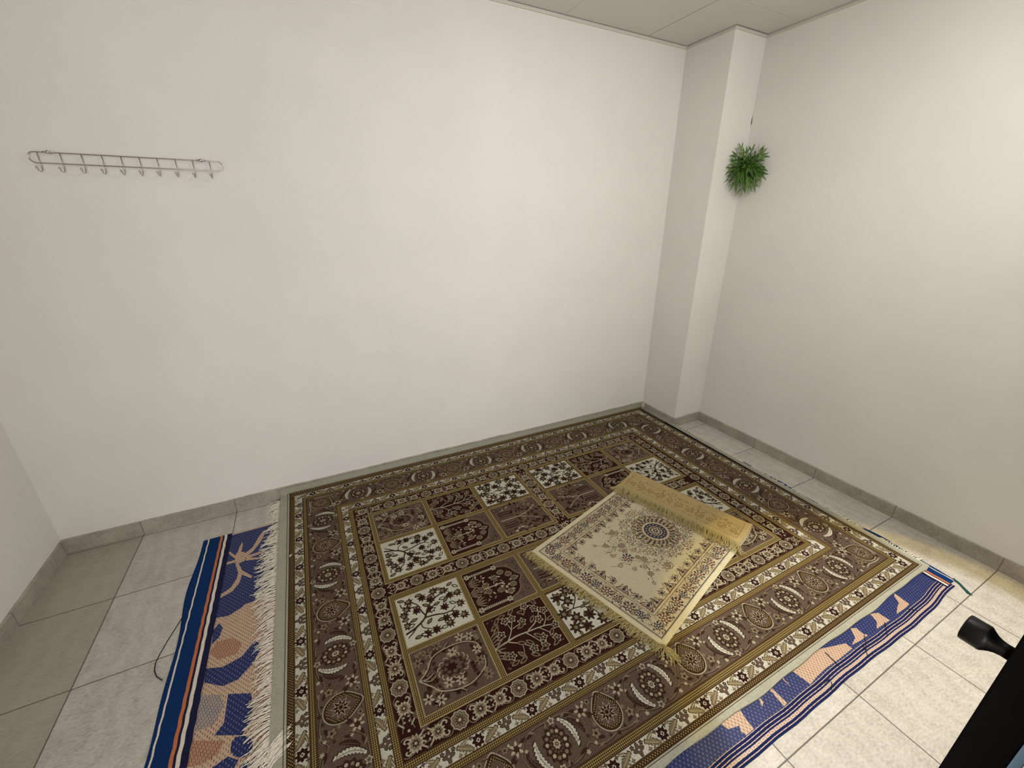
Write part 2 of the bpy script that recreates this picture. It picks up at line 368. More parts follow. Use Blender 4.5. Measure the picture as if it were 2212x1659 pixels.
PEACH = [[(780,-404),(810,-412),(826,-448),(820,-483),(798,-492),(777,-466),(772,-426)],[(815,-428),(847,-397),(871,-322),(889,-279),(902,-293),(882,-372),(850,-433),(825,-453)],[(821,-451),(906,-447),(910,-463),(826,-474)],
 [(826,-467),(912,-504),(913,-514),(823,-485)],[(780,-417),(786,-366),(795,-328),(801,-352),(798,-413)],[(781,-431),(746,-380),(735,-368),(739,-386),(775,-448)],[(780,-457),(740,-456),(740,-475),(785,-475)],
 [(789,-474),(814,-549),(863,-616),(856,-624),(817,-581),(811,-630),(787,-674),(741,-693),(740,-671),(778,-647),(796,-600),(799,-560),(779,-482)]]
BROWN = [[(740,-976),(763,-934),(819,-945),(853,-992),(839,-1030),(775,-1025)],[(739,-1308),(836,-1358),(822,-1393),(777,-1401),(732,-1386)]]
GREY = [[(738,-1150),(803,-1183),(821,-1231),(798,-1287),(744,-1282)]]
FP = [[(3502,-2076),(3521,-2070),(3512,-2126),(3479,-2128),(3399,-2123),(3442,-2109),(3478,-2102)],[(3294,-2076),(3333,-2087),(3336,-2127),(3237,-2124),(3277,-2108)],[(3140,-2076),(3164,-2085),(3160,-2112),(3173,-2124),(3120,-2126),(3061,-2121),(3109,-2110)],
 [(2975,-2085),(3047,-2105),(3048,-2130),(2954,-2131),(2869,-2129),(2799,-2129),(2753,-2134),(2739,-2070),(2801,-2065),(2905,-2065)],[(2601,-2060),(2610,-2070),(2611,-2133),(2590,-2134)],[(2678,-2065),(2684,-2075),(2678,-2107)],
 [(2539,-2070),(2539,-2093),(2519,-2102),(2529,-2087)],[(2339,-2066),(2416,-2060),(2444,-2060),(2432,-2105),(2430,-2134),(2390,-2134),(2384,-2117),(2394,-2104),(2351,-2095)]]
mp_ = Pat(); mm = lambda l: [(a/1000, b/1000) for a, b in l]
MX0, MX1, MY0, MY1 = 0.612, 3.885, -2.190, -0.232
def lane(y0, y1, c, lay):
    for i in range(64): mp_.rect(0.738+3.092*i/64, y0, 0.738+3.092*(i+1)/64, y1, c, lay)
mp_.rect(0.738, -1.95, 3.83, MY1, 'nv', 0); lane(MY0, -1.95, 'nv', 0)
mp_.rect(0.738, -2.135, 1.4, -0.78, 'pe', 1)
for l in NAVY: mp_.poly(mm(l), 'nv', 2)
for l in PEACH: mp_.poly(mm(l), 'pe', 3)
for l in BROWN: mp_.poly(mm(l), 'br', 3)
for l in GREY: mp_.poly(mm(l), 'gr', 3)
for l in FP: mp_.poly(mm(l), 'pe', 2)
mp_.rect(0.738, -0.244, 3.83, MY1, 'tn', 4)
lane(-2.190, -2.136, 'sn', 4)
for y0, y1 in ((-2.1385, -2.1365), (-2.1485, -2.1462), (-2.1585, -2.1560), (-2.1730, -2.1635), (-2.1830, -2.1805)): lane(y0, y1, 'tn', 5)
def wav(x, y):
    """the mat lies a little wavy along its front edge"""
    w = 0.010*math.exp(-((x-3.45)/0.22)**2)*(-1) + 0.010*math.exp(-((x-3.78)/0.10)**2)
    t = min(1, max(0, (-2.02-y)/0.10)); return y+(w+0.0012*math.sin(x*31)+0.0015*math.sin(x*11.3))*t
mat_root = mp_.build('floor_mat', lambda x, y, h: (x, wav(x, y), 0.0032+h), PM)
tag(mat_root, 'blue and peach woven plastic mat lying on the floor tiles under the big carpet', 'mat')
# cloth edging on the left and right ends of the mat
def fixed_edging(name, stripes, ys, outer, lift):
    """stripes run at fixed x; the first one starts at the ragged outer edge"""
    v = []; f = []; mi = []; cols = ['cl', 'wh', 'or', 'dk']; n = 60; xs = [s_[0] for s_ in stripes]+[stripes[-1][1]]
    m = len(xs)+1
    for i in range(n+1):
        y = ys[0]+(ys[1]-ys[0])*i/n; e = outer(y); wob = 0.0012*math.sin(y*90)
        v += [(e, y, 0.0008)]+[((e*0.75+stripes[0][1]*0.25) if j == 0 else x+wob, y, lift) for j, x in enumerate(xs)]
    for i in range(n):
        for j in range(m-1): f.append((i*m+j, i*m+j+1, (i+1)*m+j+1, (i+1)*m+j)); mi.append(cols.index(stripes[max(0, j-1)][2]))
    return mesh(name, v, f, None, mat_root, mi=mi, mats=[PM[c] for c in cols])
fixed_edging('cloth_edging', [(0.61, 0.634, 'cl'), (0.634, 0.640, 'wh'), (0.640, 0.689, 'cl'), (0.689, 0.700, 'or'), (0.700, 0.708, 'dk'), (0.708, 0.720, 'wh'), (0.720, 0.742, 'dk')],
             (-2.19, -0.228), lambda y: 0.612+0.009*math.sin(y*5.2+1.1)+0.005*math.sin(y*13), 0.006)
fixed_edging('cloth_edging', [(3.870, 3.866, 'cl'), (3.866, 3.861, 'wh'), (3.861, 3.824, 'cl'), (3.824, 3.812, 'or'), (3.812, 3.805, 'dk'), (3.805, 3.793, 'wh'), (3.793, 3.783, 'sn' if False else 'dk')],
             (-0.30, -2.168), lambda y: 3.900+0.007*math.sin(y*9)+0.006*math.sin(y*23)-0.026*max(0, (-1.90-y)/0.27), 0.006)
k = NT('dark_thread'); k.base(lin((40, 44, 52))); k.rough(0.8, 0.1); M_thread = k.m
k = NT('teal_thread'); k.base(lin((40, 78, 76))); k.rough(0.8, 0.1); M_teal = k.m
MB().tube([(0.614, -0.730, 0.004), (0.600, -0.775, 0.002), (0.585, -0.825, 0.0018), (0.569, -0.890, 0.0018), (0.563, -0.930, 0.0018), (0.567, -0.965, 0.0018), (0.580, -0.995, 0.0018), (0.604, -1.024, 0.004)], 0.0017, 6).build('loose_thread', M_thread, mat_root, True)
tl = MB(); rnd = random.Random(3)
for i in range(7):
    o = rnd.uniform(-0.004, 0.004); q = rnd.uniform(-0.004, 0.004)
    tl.tube([(3.876+o, -2.160+q, 0.006), (3.868+o, -2.185, 0.005), (3.850+o*1.2, -2.210+q, 0.004), (3.832+o*1.5, -2.236+q*2, 0.003)], 0.0016, 5)
tl.build('loose_thread', M_teal, mat_root, True)
for x0, y0, x1, y1 in ((3.155,-2.121,3.092,-2.158),(3.100,-2.142,3.066,-2.176),(2.775,-2.150,2.835,-2.158),(2.83,-2.166,2.80,-2.182),(3.30,-2.13,3.24,-2.166),(3.47,-2.14,3.50,-2.165),(2.93,-2.09,2.92,-2.145)):
    MB().tube([(x0, y0, 0.0058), ((x0+x1)/2, (y0+y1)/2-0.002, 0.0066), (x1, y1, 0.0058)], 0.0014, 5).build('stitch', M_thread, mat_root, True)

# ------------------------------------------------------------------ big carpet
yarn('cream_pile', (156, 148, 126)); yarn('maroon_pile', (44, 20, 15), 0.3); yarn('mauve_pile', (85, 70, 60)); yarn('taupe_pile', (114, 101, 81)); yarn('brown_pile', (52, 36, 26))
yarn('ivory_pile', (178, 175, 160)); yarn('gold_yarn', (146, 132, 94)); yarn('selvage_cloth', (158, 157, 141), 0.12, 120, 0.35); yarn('olive_pile', (112, 98, 66))
dotted('gold_weave', (46, 34, 20), (144, 124, 74), 0.0098, -0.02); dotted('gold_weave_dark', (46, 33, 20), (150, 128, 80), 0.0105, -0.16, 0.0)
yarn('dark_line', (66, 46, 30)); yarn('fringe_yarn', (232, 224, 208), 0.15)
PR = {'cr': MATS['cream_pile'], 'ma': MATS['maroon_pile'], 'mv': MATS['mauve_pile'], 'tp': MATS['taupe_pile'], 'bn': MATS['brown_pile'], 'iv': MATS['ivory_pile'],
      'gd': MATS['gold_yarn'], 'gw': MATS['gold_weave'], 'gk': MATS['gold_weave_dark'], 'sv': MATS['selvage_cloth'], 'dl': MATS['dark_line'], 'ol': MATS['olive_pile']}
P = Pat()
# concentric bands: (x0, y0, x1, y1) boxes from the hem inwards
B = [(0.972, -2.072, 3.862, 0.050), (1.020, -2.045, 3.824, 0.006), (1.043, -2.028, 3.804, -0.014), (1.088, -1.980, 3.757, -0.062), (1.109, -1.951, 3.735, -0.084),
     (1.265, -1.787, 3.553, -0.243), (1.287, -1.766, 3.531, -0.265), (1.326, -1.718, 3.487, -0.312), (1.348, -1.694, 3.463, -0.334), (1.420, -1.622, 3.378, -0.405)]
for i, c in enumerate(('sv', 'gk', 'iv', 'gw', 'mv', 'gw', 'iv', 'gw', 'ma')):
    P.frame(B[i], B[i+1], c, 0)
def outl(box, w, c, lay=1): 
    x0, y0, x1, y1 = box; P.frame((x0-w/2, y0-w/2, x1+w/2, y1+w/2), (x0+w/2, y0+w/2, x1-w/2, y1-w/2), c, lay)
for i in (1, 2, 3, 4, 5, 6, 7, 8): outl(B[i], 0.005 if i in (1, 2) else 0.0042, 'dl', 2)
outl((1.012, -2.053, 3.834, 0.012), 0.002, 'dl', 1)
XL, XRr, YB, YT = 1.420, 3.378, -1.622, -0.405
P.rect(XL, YB, XRr, YT, 'ma', 0)
BL = [(1.420, -0.965, 2.374, -0.405), (1.420, -1.622, 2.374, -1.040), (2.438, -0.965, 3.378, -0.405), (2.438, -1.622, 3.378, -1.040)]
COLS = [[(1.445, 1.727), (1.756, 2.034), (2.064, 2.350)]]*2+[[(2.463, 2.749), (2.779, 3.057), (3.086, 3.354)]]*2
ROWS = [[(-0.940, -0.689), (-0.661, -0.430)], [(-1.595, -1.350), (-1.322, -1.074)]]*2
GRD = {'W': 'iv', 'A': 'ma', 'D': 'ma', 'F': 'iv', 'M': 'mv', 'Bb': 'mv'}
# --- the six garden panels, drawn in a 283 x 247 mm field with the tree growing along +x
def s_(l): return [(a/1000, b/1000) for a, b in l]
def p_W(r):
    for l, w in (([(7,60),(44,71),(76,86),(97,103),(114,131),(127,155),(144,168),(166,183),(198,194),(233,204)], 7), ([(97,103),(141,97),(178,86),(208,84),(238,69)], 6),
                 ([(103,113),(89,149),(88,170),(70,196),(41,212)], 5), ([(88,170),(53,179),(20,192),(15,216)], 5), ([(60,78),(30,52),(12,40)], 5), ([(166,183),(155,216)], 4), ([(208,84),(235,101)], 4), ([(76,86),(80,60),(118,36)], 4)):
        P.stroke(s_(l), w/1000*1.3, 'bn', 2, 0.35)
    for i, (x, y) in enumerate([(49,214),(70,154),(163,218),(225,169),(254,105),(187,114),(252,45),(217,58),(187,34),(124,28),(34,176),(108,210),(20,96),(140,178),(205,205),(176,60),(262,168),(86,26),(16,150),(128,136)]):
        P.maple(x/1000, y/1000, 0.0265, (i*0.9) % 2.4-1.2, 'bn', 3); P.lobe(x/1000, y/1000, 0.0075, 5, 0.2, 'ma' if i % 2 else 'tp', 4)
    for i, (x, y) in enumerate([(185,165),(151,63),(108,68),(155,24),(13,127),(46,109),(72,34),(45,26),(155,145),(131,119),(112,172),(14,235),(224,132),(258,159),(238,221),(262,215),(200,140),(140,190),(30,85),(90,225),(185,230)]):
        P.oleaf((x-9)/1000, y/1000, r.uniform(-0.8, 0.8), 0.033, 0.0088, 'bn', 'tp' if i % 3 else 'iv', 3)
def p_A(r):
    arch = [(0,12),(120,12),(166,25),(188,32),(213,43),(233,66),(242,95),(263,124),(245,152),(233,180),(213,204),(190,214),(162,222),(120,236),(0,236)]
    P.poly(s_([(166,0),(283,0),(283,247),(166,247),(162,222),(190,214),(213,204),(233,180),(245,152),(263,124),(242,95),(233,66),(213,43),(188,32),(166,25)]), 'mv', 1)
    P.stroke(s_(arch[2:13]), 0.0045, 'tp', 2)
    for x, y, a in ((225,20,.5),(260,40,2),(268,75,1.4),(262,180,4),(225,225,5.6),(255,222,3.3),(268,205,.3)):
        P.stroke([(x/1000+0.014*math.cos(a+t*0.9)*(1-t*0.12), y/1000+0.014*math.sin(a+t*0.9)*(1-t*0.12)) for t in range(6)], 0.003, 'bn', 2)
    for y in (25, 221):
        P.stroke(s_([(22,y),(150,y)]), 0.013, 'cr', 2, smooth=False)
        for i in range(13): P.stroke(s_([(30+i*9, y-7),(32+i*9, y+7)]), 0.0028, 'ma', 3, smooth=False)
        for x in (17, 158): P.flower(x/1000, y/1000, 0.013, 6, 'cr', 'mv', 3)
    P.stroke(s_([(40,123),(114,122),(172,121)]), 0.006, 'cr', 2); P.stroke(s_([(200,121),(248,123)]), 0.007, 'cr', 2)
    for x, y in [(177,182),(210,155),(207,92),(178,62),(140,86),(136,165),(84,140),(84,104),(53,127),(226,124)]:
        P.lobe(x/1000, y/1000, 0.0165, 7, 0.12, 'cr', 2, 0.82); P.lobe(x/1000, y/1000, 0.0135, 7, 0.14, 'ma', 3, 0.82); P.lobe(x/1000, y/1000, 0.0088, 6, 0.25, 'tp', 4); P.lobe(x/1000, y/1000, 0.0036, 5, 0, 'ma', 5)
    for x, y in ((20,175),(12,120),(18,68)):
        for a in (-0.7, -0.35, 0, 0.35, 0.7): P.leaf((x-8)/1000, y/1000+a*0.012, a*0.8, 0.05, 0.0035, 'tp', 2)
    for i in range(44):
        x, y = r.uniform(45, 215), r.uniform(45, 200); P.leaf(x/1000, y/1000, r.uniform(-1.2, 1.2), 0.018, 0.0042, 'cr' if i % 2 else 'tp', 2)
    for y in (0.004, 0.238): P.rect(0, y, 0.16, y+0.004, 'bn', 2)
def p_D(r):
    for l, w in (([(0,111),(50,117),(98,123),(148,120),(226,113),(275,98)], 8), ([(157,124),(207,147),(242,190),(223,226),(194,236)], 5), ([(144,118),(169,79),(190,38)], 5), ([(60,119),(89,150),(118,201)], 5),
                 ([(95,155),(88,200)], 4), ([(101,160),(150,170)], 4), ([(60,114),(110,81),(143,48)], 5), ([(0,111),(20,84),(50,58)], 5), ([(226,113),(252,140),(262,176)], 4), ([(205,114),(232,80),(250,46)], 4), ([(0,108),(28,128),(46,150)], 4), ([(108,82),(100,48),(82,28)], 3)):
        P.stroke(s_(l), w/1000*0.95, 'cr', 2, 0.45)
    for i, (x, y) in enumerate([(194,236),(118,205),(86,206),(152,172),(190,34),(143,44),(48,54),(262,180),(250,42),(275,96),(46,154),(223,150),(230,205),(200,70)]):
        P.lobe(x/1000, y/1000, 0.0165, 5, 0.26, 'cr', 2, ph=x); P.lobe(x/1000, y/1000, 0.0122, 5, 0.28, 'ma', 3, ph=x); P.lobe(x/1000, y/1000, 0.0075, 5, 0.25, 'mv', 4); P.lobe(x/1000, y/1000, 0.003, 5, 0, 'cr', 5)
    for x, y, a in ((40,205,.9),(60,228,.2),(110,228,.5),(150,222,-.4),(170,196,1.2),(250,222,2),(120,150,.3),(184,150,.8),(252,130,.2),(120,30,-.6),(160,22,.1),(220,18,.4),(75,60,-.9),(90,96,-.5),(170,100,-.8),(230,60,.8),(20,170,.7),(14,190,.4),(30,20,.2),(64,14,.3),(10,60,.4),(22,140,.2),(128,90,-.9)):
        P.oleaf(x/1000, y/1000, a, 0.04, 0.009, 'tp', 'mv' if int(x) % 2 else 'ma', 2)
    for i in range(9): P.leaf(-0.002, (70+i*11)/1000, (i-4)*0.16, 0.045, 0.003, 'tp', 3)
    for i in range(16): P.lobe(r.choice((r.uniform(12, 60), r.uniform(225, 270)))/1000, r.choice((r.uniform(10, 45), r.uniform(200, 240)))/1000, 0.0045, 5, 0.1, 'mv', 2)
def p_M(r):
    for l, w in (([(9,125),(45,151),(74,191),(122,206),(199,203),(251,175),(262,140)], 5), ([(9,125),(45,88),(76,54),(141,33),(195,36),(252,70),(262,110)], 5), ([(9,125),(40,120),(66,132)], 4), ([(26,118),(48,108),(70,116)], 3), ([(74,191),(60,222)], 3), ([(76,54),(52,34)], 3), ([(122,206),(150,228)], 3), ([(141,33),(160,14)], 3)):
        P.stroke([(a+0.003, b-0.003) for a, b in s_(l)], (w+3)/1000, 'bn', 2); P.stroke(s_(l), w/1000, 'cr', 3, 0.3)
    P.lobe(0.142, 0.124, 0.046, 9, 0.14, 'bn', 2, 0.72); P.lobe(0.142, 0.124, 0.034, 8, 0.18, 'mv', 3, 0.72); P.lobe(0.135, 0.124, 0.02, 7, 0.2, 'ma', 4, 0.8)
    for i in range(14):
        a = 2*PI*i/14; x, y = 0.142+0.052*math.cos(a), 0.124+0.038*math.sin(a); P.stroke([(x, y), (x+0.012*math.cos(a+0.7), y+0.012*math.sin(a+0.7)), (x+0.02*math.cos(a+1.2), y+0.02*math.sin(a+1.2))], 0.0036, 'cr', 4)
    for i, (x, y) in enumerate([(63,217),(153,179),(246,146),(241,99),(64,26),(151,60),(252,33),(108,72),(236,214),(20,196),(24,48),(200,226),(105,232)]):
        P.daisy(x/1000, y/1000, 0.021, 6, 'cr' if i % 3 else 'tp', 'ma', 3, i)
    for i in range(84):
        x, y = r.uniform(14, 270), r.uniform(12, 235)
        if abs(x-142) < 60 and abs(y-124) < 44: continue
        (P.maple if i % 2 else P.lobe)(*((x/1000, y/1000, 0.0135, i, 'bn', 2) if i % 2 else (x/1000, y/1000, 0.009, 5, 0.3, 'ma' if i % 4 else 'tp', 2)))
def p_F(r):
    P.stroke(s_([(8,124),(70,126),(140,118),(190,150),(240,200)]), 0.006, 'bn', 2, 0.4); P.stroke(s_([(70,126),(110,170),(120,215)]), 0.005, 'bn', 2); P.stroke(s_([(110,122),(150,80),(160,30)]), 0.005, 'bn', 2); P.stroke(s_([(140,118),(210,98),(262,60)]), 0.005, 'bn', 2)
    for i, (x, y) in enumerate([(34,206),(90,222),(120,205),(180,226),(246,208),(32,44),(80,28),(160,28),(222,26),(264,62),(210,100),(70,170),(160,168),(60,84),(120,70),(244,140),(206,180),(20,120)]):
        P.lobe(x/1000, y/1000, 0.023, 7, 0.3, 'bn', 3, ph=i); P.lobe(x/1000, y/1000, 0.0085, 5, 0.2, 'tp' if i % 2 else 'ma', 4)
    for i in range(40):
        x, y = r.uniform(12, 262), r.uniform(12, 232); P.oleaf(x/1000, y/1000, r.uniform(0, 6), 0.029, 0.0075, 'bn', 'tp' if i % 2 else 'ol', 2)
    for y in (0.0, 0.243): P.rect(0, y, 0.28, y+0.004, 'dl', 1)
def p_B(r):
    P.stroke(s_([(20,124),(120,124)]), 0.005, 'cr', 3); P.stroke(s_([(120,124),(180,150),(240,190)]), 0.004, 'cr', 3); P.stroke(s_([(120,124),(190,110),(255,70)]), 0.004, 'cr', 3); P.stroke(s_([(150,137),(160,190),(200,226)]), 0.003, 'tp', 3); P.stroke(s_([(150,118),(150,60),(190,20)]), 0.003, 'tp', 3)
    for sgn in (1, -1):
        for q, w in ((56, 0.010), (38, 0.008), (20, 0.006)):
            P.stroke([(x/1000, 0.124+sgn*(q+10*math.sin(x/40))/1000) for x in (24, 50, 80, 108)], w, 'bn' if q != 38 else 'ma', 2)
        P.stroke([(x/1000, 0.124+sgn*(66+10*math.sin(x/40))/1000) for x in (20, 50, 80, 112, 122)], 0.003, 'tp', 3)
    for i, (x, y) in enumerate([(240,192),(256,68),(200,226),(190,22),(180,152),(196,108),(20,226),(20,22),(264,130),(150,200),(140,44)]):
        P.flower(x/1000, y/1000, 0.014, 6, 'bn', 'cr', 2); P.lobe(x/1000, y/1000, 0.009, 5, 0.2, 'tp', 3); P.lobe(x/1000, y/1000, 0.004, 5, 0.1, 'ma', 5)
    for i in range(66):
        x, y = r.uniform(112, 268), r.uniform(10, 235); P.leaf(x/1000, y/1000, r.uniform(0, 6), 0.028, 0.0068, ('bn', 'tp', 'ma', 'bn')[i % 4], 2)
    for i in range(16):
        x, y = r.uniform(10, 110), r.choice((r.uniform(8, 45), r.uniform(205, 238))); P.leaf(x/1000, y/1000, r.uniform(-0.6, 0.6), 0.02, 0.005, 'bn' if i % 2 else 'cr', 2)
PF = {'W': p_W, 'A': p_A, 'D': p_D, 'M': p_M, 'F': p_F, 'Bb': p_B}
LAY = [[('W', 'A', 'Bb'), ('M', 'D', 'F')], [('M', 'D', 'F'), ('W', 'A', 'Bb')], [('Bb', 'A', 'W'), ('F', 'D', 'M')], [('F', 'D', 'M'), ('Bb', 'A', 'W')]]
for b in range(4):
    x0, y0, x1, y1 = BL[b]; P.rect(x0, y0, x1, y1, 'gw', 1); outl((x0+0.002, y0+0.002, x1-0.002, y1-0.002), 0.004, 'gd', 2)
    for rw in range(2):
        for cc in range(3):
            (a0, a1), (c0, c1) = COLS[b][cc], ROWS[b][rw]; kd = LAY[b][rw][cc]
            P.rect(a0-0.004, c0-0.004, a1+0.004, c1+0.004, 'gd' if kd != 'F' else 'dl', 2); P.rect(a0, c0, a1, c1, GRD[kd], 3)
            sx, sy = (a1-a0)/0.283, (c1-c0)/0.247
            mx, my = b >= 2, b in (0, 2)
            P.push(a1 if mx else a0, c1 if my else c0, 0, -sx if mx else sx, -sy if my else sy)
            n0 = len(P.p); PF[kd](random.Random(11))
            P.p[n0:] = [(q, c, h+0.00034) for q, c, h in P.p[n0:]]
            P.pop()
# --- border repeats, drawn at the origin with the band running along x, +y inwards
def m_white(p):
    P.lobe(0, 0, 0.0185, 8, 0.17, 'ma', 2); P.lobe(0, 0, 0.0062, 4, 0.2, 'iv', 3); P.lobe(0, 0, 0.003, 4, 0.0, 'ma', 4)
    for a in (0.8, 2.35, 3.95, 5.5): P.lobe(0.0095*math.cos(a), 0.0095*math.sin(a), 0.0017, 4, 0, 'mv', 3)
    h = p/2
    for sg in (1, -1):
        P.push(0, 0, 0, sg, 1)
        P.serr(0.020, -0.019, 0.50, 0.060, 0.0135, 'bn', 2, 0.05); P.serr(0.021, -0.0185, 0.50, 0.056, 0.0112, 'tp', 3, 0.05); P.stroke([(0.027, -0.014), (0.05, -0.002), (0.070, 0.009)], 0.0034, 'gd', 4); P.stroke([(0.032, -0.0165), (0.052, -0.008), (0.068, 0.001)], 0.002, 'ol', 4)
        P.serr(0.030, 0.020, -0.42, 0.034, 0.0075, 'ol', 2, 0.0, 4); P.stroke([(0.034, 0.017), (0.054, 0.009)], 0.002, 'iv', 3)
        P.lobe(0.022, 0.0165, 0.0062, 4, 0.3, 'mv', 2); P.lobe(0.066, -0.015, 0.0065, 4, 0.3, 'tp', 2); P.lobe(0.050, -0.0185, 0.0045, 4, 0.2, 'ol', 2)
        P.lobe(0.012, -0.021, 0.004, 4, 0.3, 'ol', 2)
        P.pop()
    P.lobe(h, -0.013, 0.0062, 6, 0.1, 'bn', 2); P.rect(h-0.0056, -0.020, h+0.0056, 0.018, 'bn', 2); P.lobe(h, 0.001, 0.0165, 4, 0.32, 'bn', 2)
    P.rect(h-0.0042, -0.0185, h+0.0042, 0.0165, 'mv', 3); P.lobe(h, 0.001, 0.0145, 4, 0.32, 'mv', 3); P.lobe(h, 0.0, 0.003, 4, 0, 'iv', 5)
    for sg in (1, -1): P.star(h+sg*0.0185, 0.0135, 0.0092, 0.0055, 5, 'bn', 3); P.lobe(h+sg*0.0185, 0.0135, 0.003, 4, 0, 'tp', 4)
def m_dark(p):
    P.lobe(0, 0, 0.031, 10, 0.05, 'cr', 2); P.lobe(0, 0, 0.0265, 10, 0.08, 'bn', 3); P.lobe(0, 0, 0.0245, 10, 0.10, 'tp', 4)
    for i in range(10):
        a = 2*PI*i/10; P.leaf(0.006*math.cos(a), 0.006*math.sin(a), a, 0.014, 0.0018, 'bn', 5)
    P.lobe(0, 0, 0.0105, 8, 0.1, 'bn', 5); P.lobe(0, 0, 0.0075, 8, 0.15, 'tp', 6); P.lobe(0, 0, 0.0038, 6, 0, 'iv', 7)
    for sg in (1, -1):
        P.stroke([(0.028, sg*0.016), (0.046, sg*0.030), (p*0.5, sg*0.012), (p-0.046, sg*0.030), (p-0.028, sg*0.016)], 0.0030, 'tp', 2)
    for c, sg, rr in ((p*0.335, 1, 0.030), (p*0.665, -1, 0.0265)):
        P.star(c, 0, rr, rr*0.72, 13, 'cr', 2, ph=0.3); P.lobe(c, 0, rr*0.6, 9, 0.12, 'tp', 3); P.lobe(c, 0, rr*0.34, 7, 0.2, 'bn', 4); P.lobe(c, 0, rr*0.16, 5, 0, 'cr', 5)
        for s2 in (1, -1):
            P.stroke([(c-sg*0.012, s2*0.016), (c-sg*0.026, s2*0.024), (c-sg*0.035, s2*0.017), (c-sg*0.030, s2*0.012)], 0.005, 'cr', 2)
            P.stroke([(c+sg*0.014, s2*0.012), (c+sg*0.026, s2*0.022), (c+sg*0.034, s2*0.029)], 0.005, 'cr', 2)
            P.lobe(c+sg*0.030, s2*0.008, 0.0035, 4, 0.2, 'cr', 3)
    P.poly([(p*0.5-0.016, 0.036), (p*0.5-0.008, 0.026), (p*0.5, 0.020), (p*0.5+0.008, 0.026), (p*0.5+0.016, 0.036)], 'mv', 2)
    P.poly([(p*0.5-0.014, -0.036), (p*0.5, -0.024), (p*0.5+0.014, -0.036)], 'mv', 2)
def medallion():
    on = [(0.047*math.cos(t)*(1-0.25*max(0, math.sin(t))**3), 0.052*math.sin(t)+0.014*max(0, math.sin(t))**6) for t in [2*PI*i/28 for i in range(28)]]
    sc = lambda f: [(x*f, y*f) for x, y in on]
    P.poly(sc(1.16), 'cr', 2); P.poly(sc(1.09), 'bn', 3); P.poly(sc(0.97), 'gk', 4); P.poly(sc(0.80), 'mv', 5)
    P.star(0, -0.001, 0.0355, 0.019, 9, 'cr', 6); P.star(0, -0.001, 0.032, 0.014, 9, 'ma', 7); P.lobe(0, 0, 0.012, 7, 0.2, 'tp', 8); P.lobe(0, 0, 0.0065, 6, 0.1, 'ma', 9)
def rosette():
    P.lobe(0, 0, 0.0435, 13, 0.09, 'bn', 2, 1.22)
    for i in range(13):
        a = 2*PI*i/13; P.lobe(0.032*math.cos(a), 0.039*math.sin(a), 0.0058, 5, 0.1, 'tp' if i % 2 else 'cr', 3); P.lobe(0.019*math.cos(a), 0.023*math.sin(a), 0.0036, 5, 0.1, 'mv', 3)
    P.lobe(0, 0, 0.0115, 8, 0.15, 'cr', 3, 1.2); P.lobe(0, 0, 0.006, 6, 0.1, 'bn', 4); P.lobe(0, 0, 0.0028, 5, 0, 'cr', 5)
def vine(pts, w=0.0026):
    P.stroke([(x, y-0.0016) for x, y in pts], w+0.0026, 'bn', 2); P.stroke(pts, w, 'tp', 3)
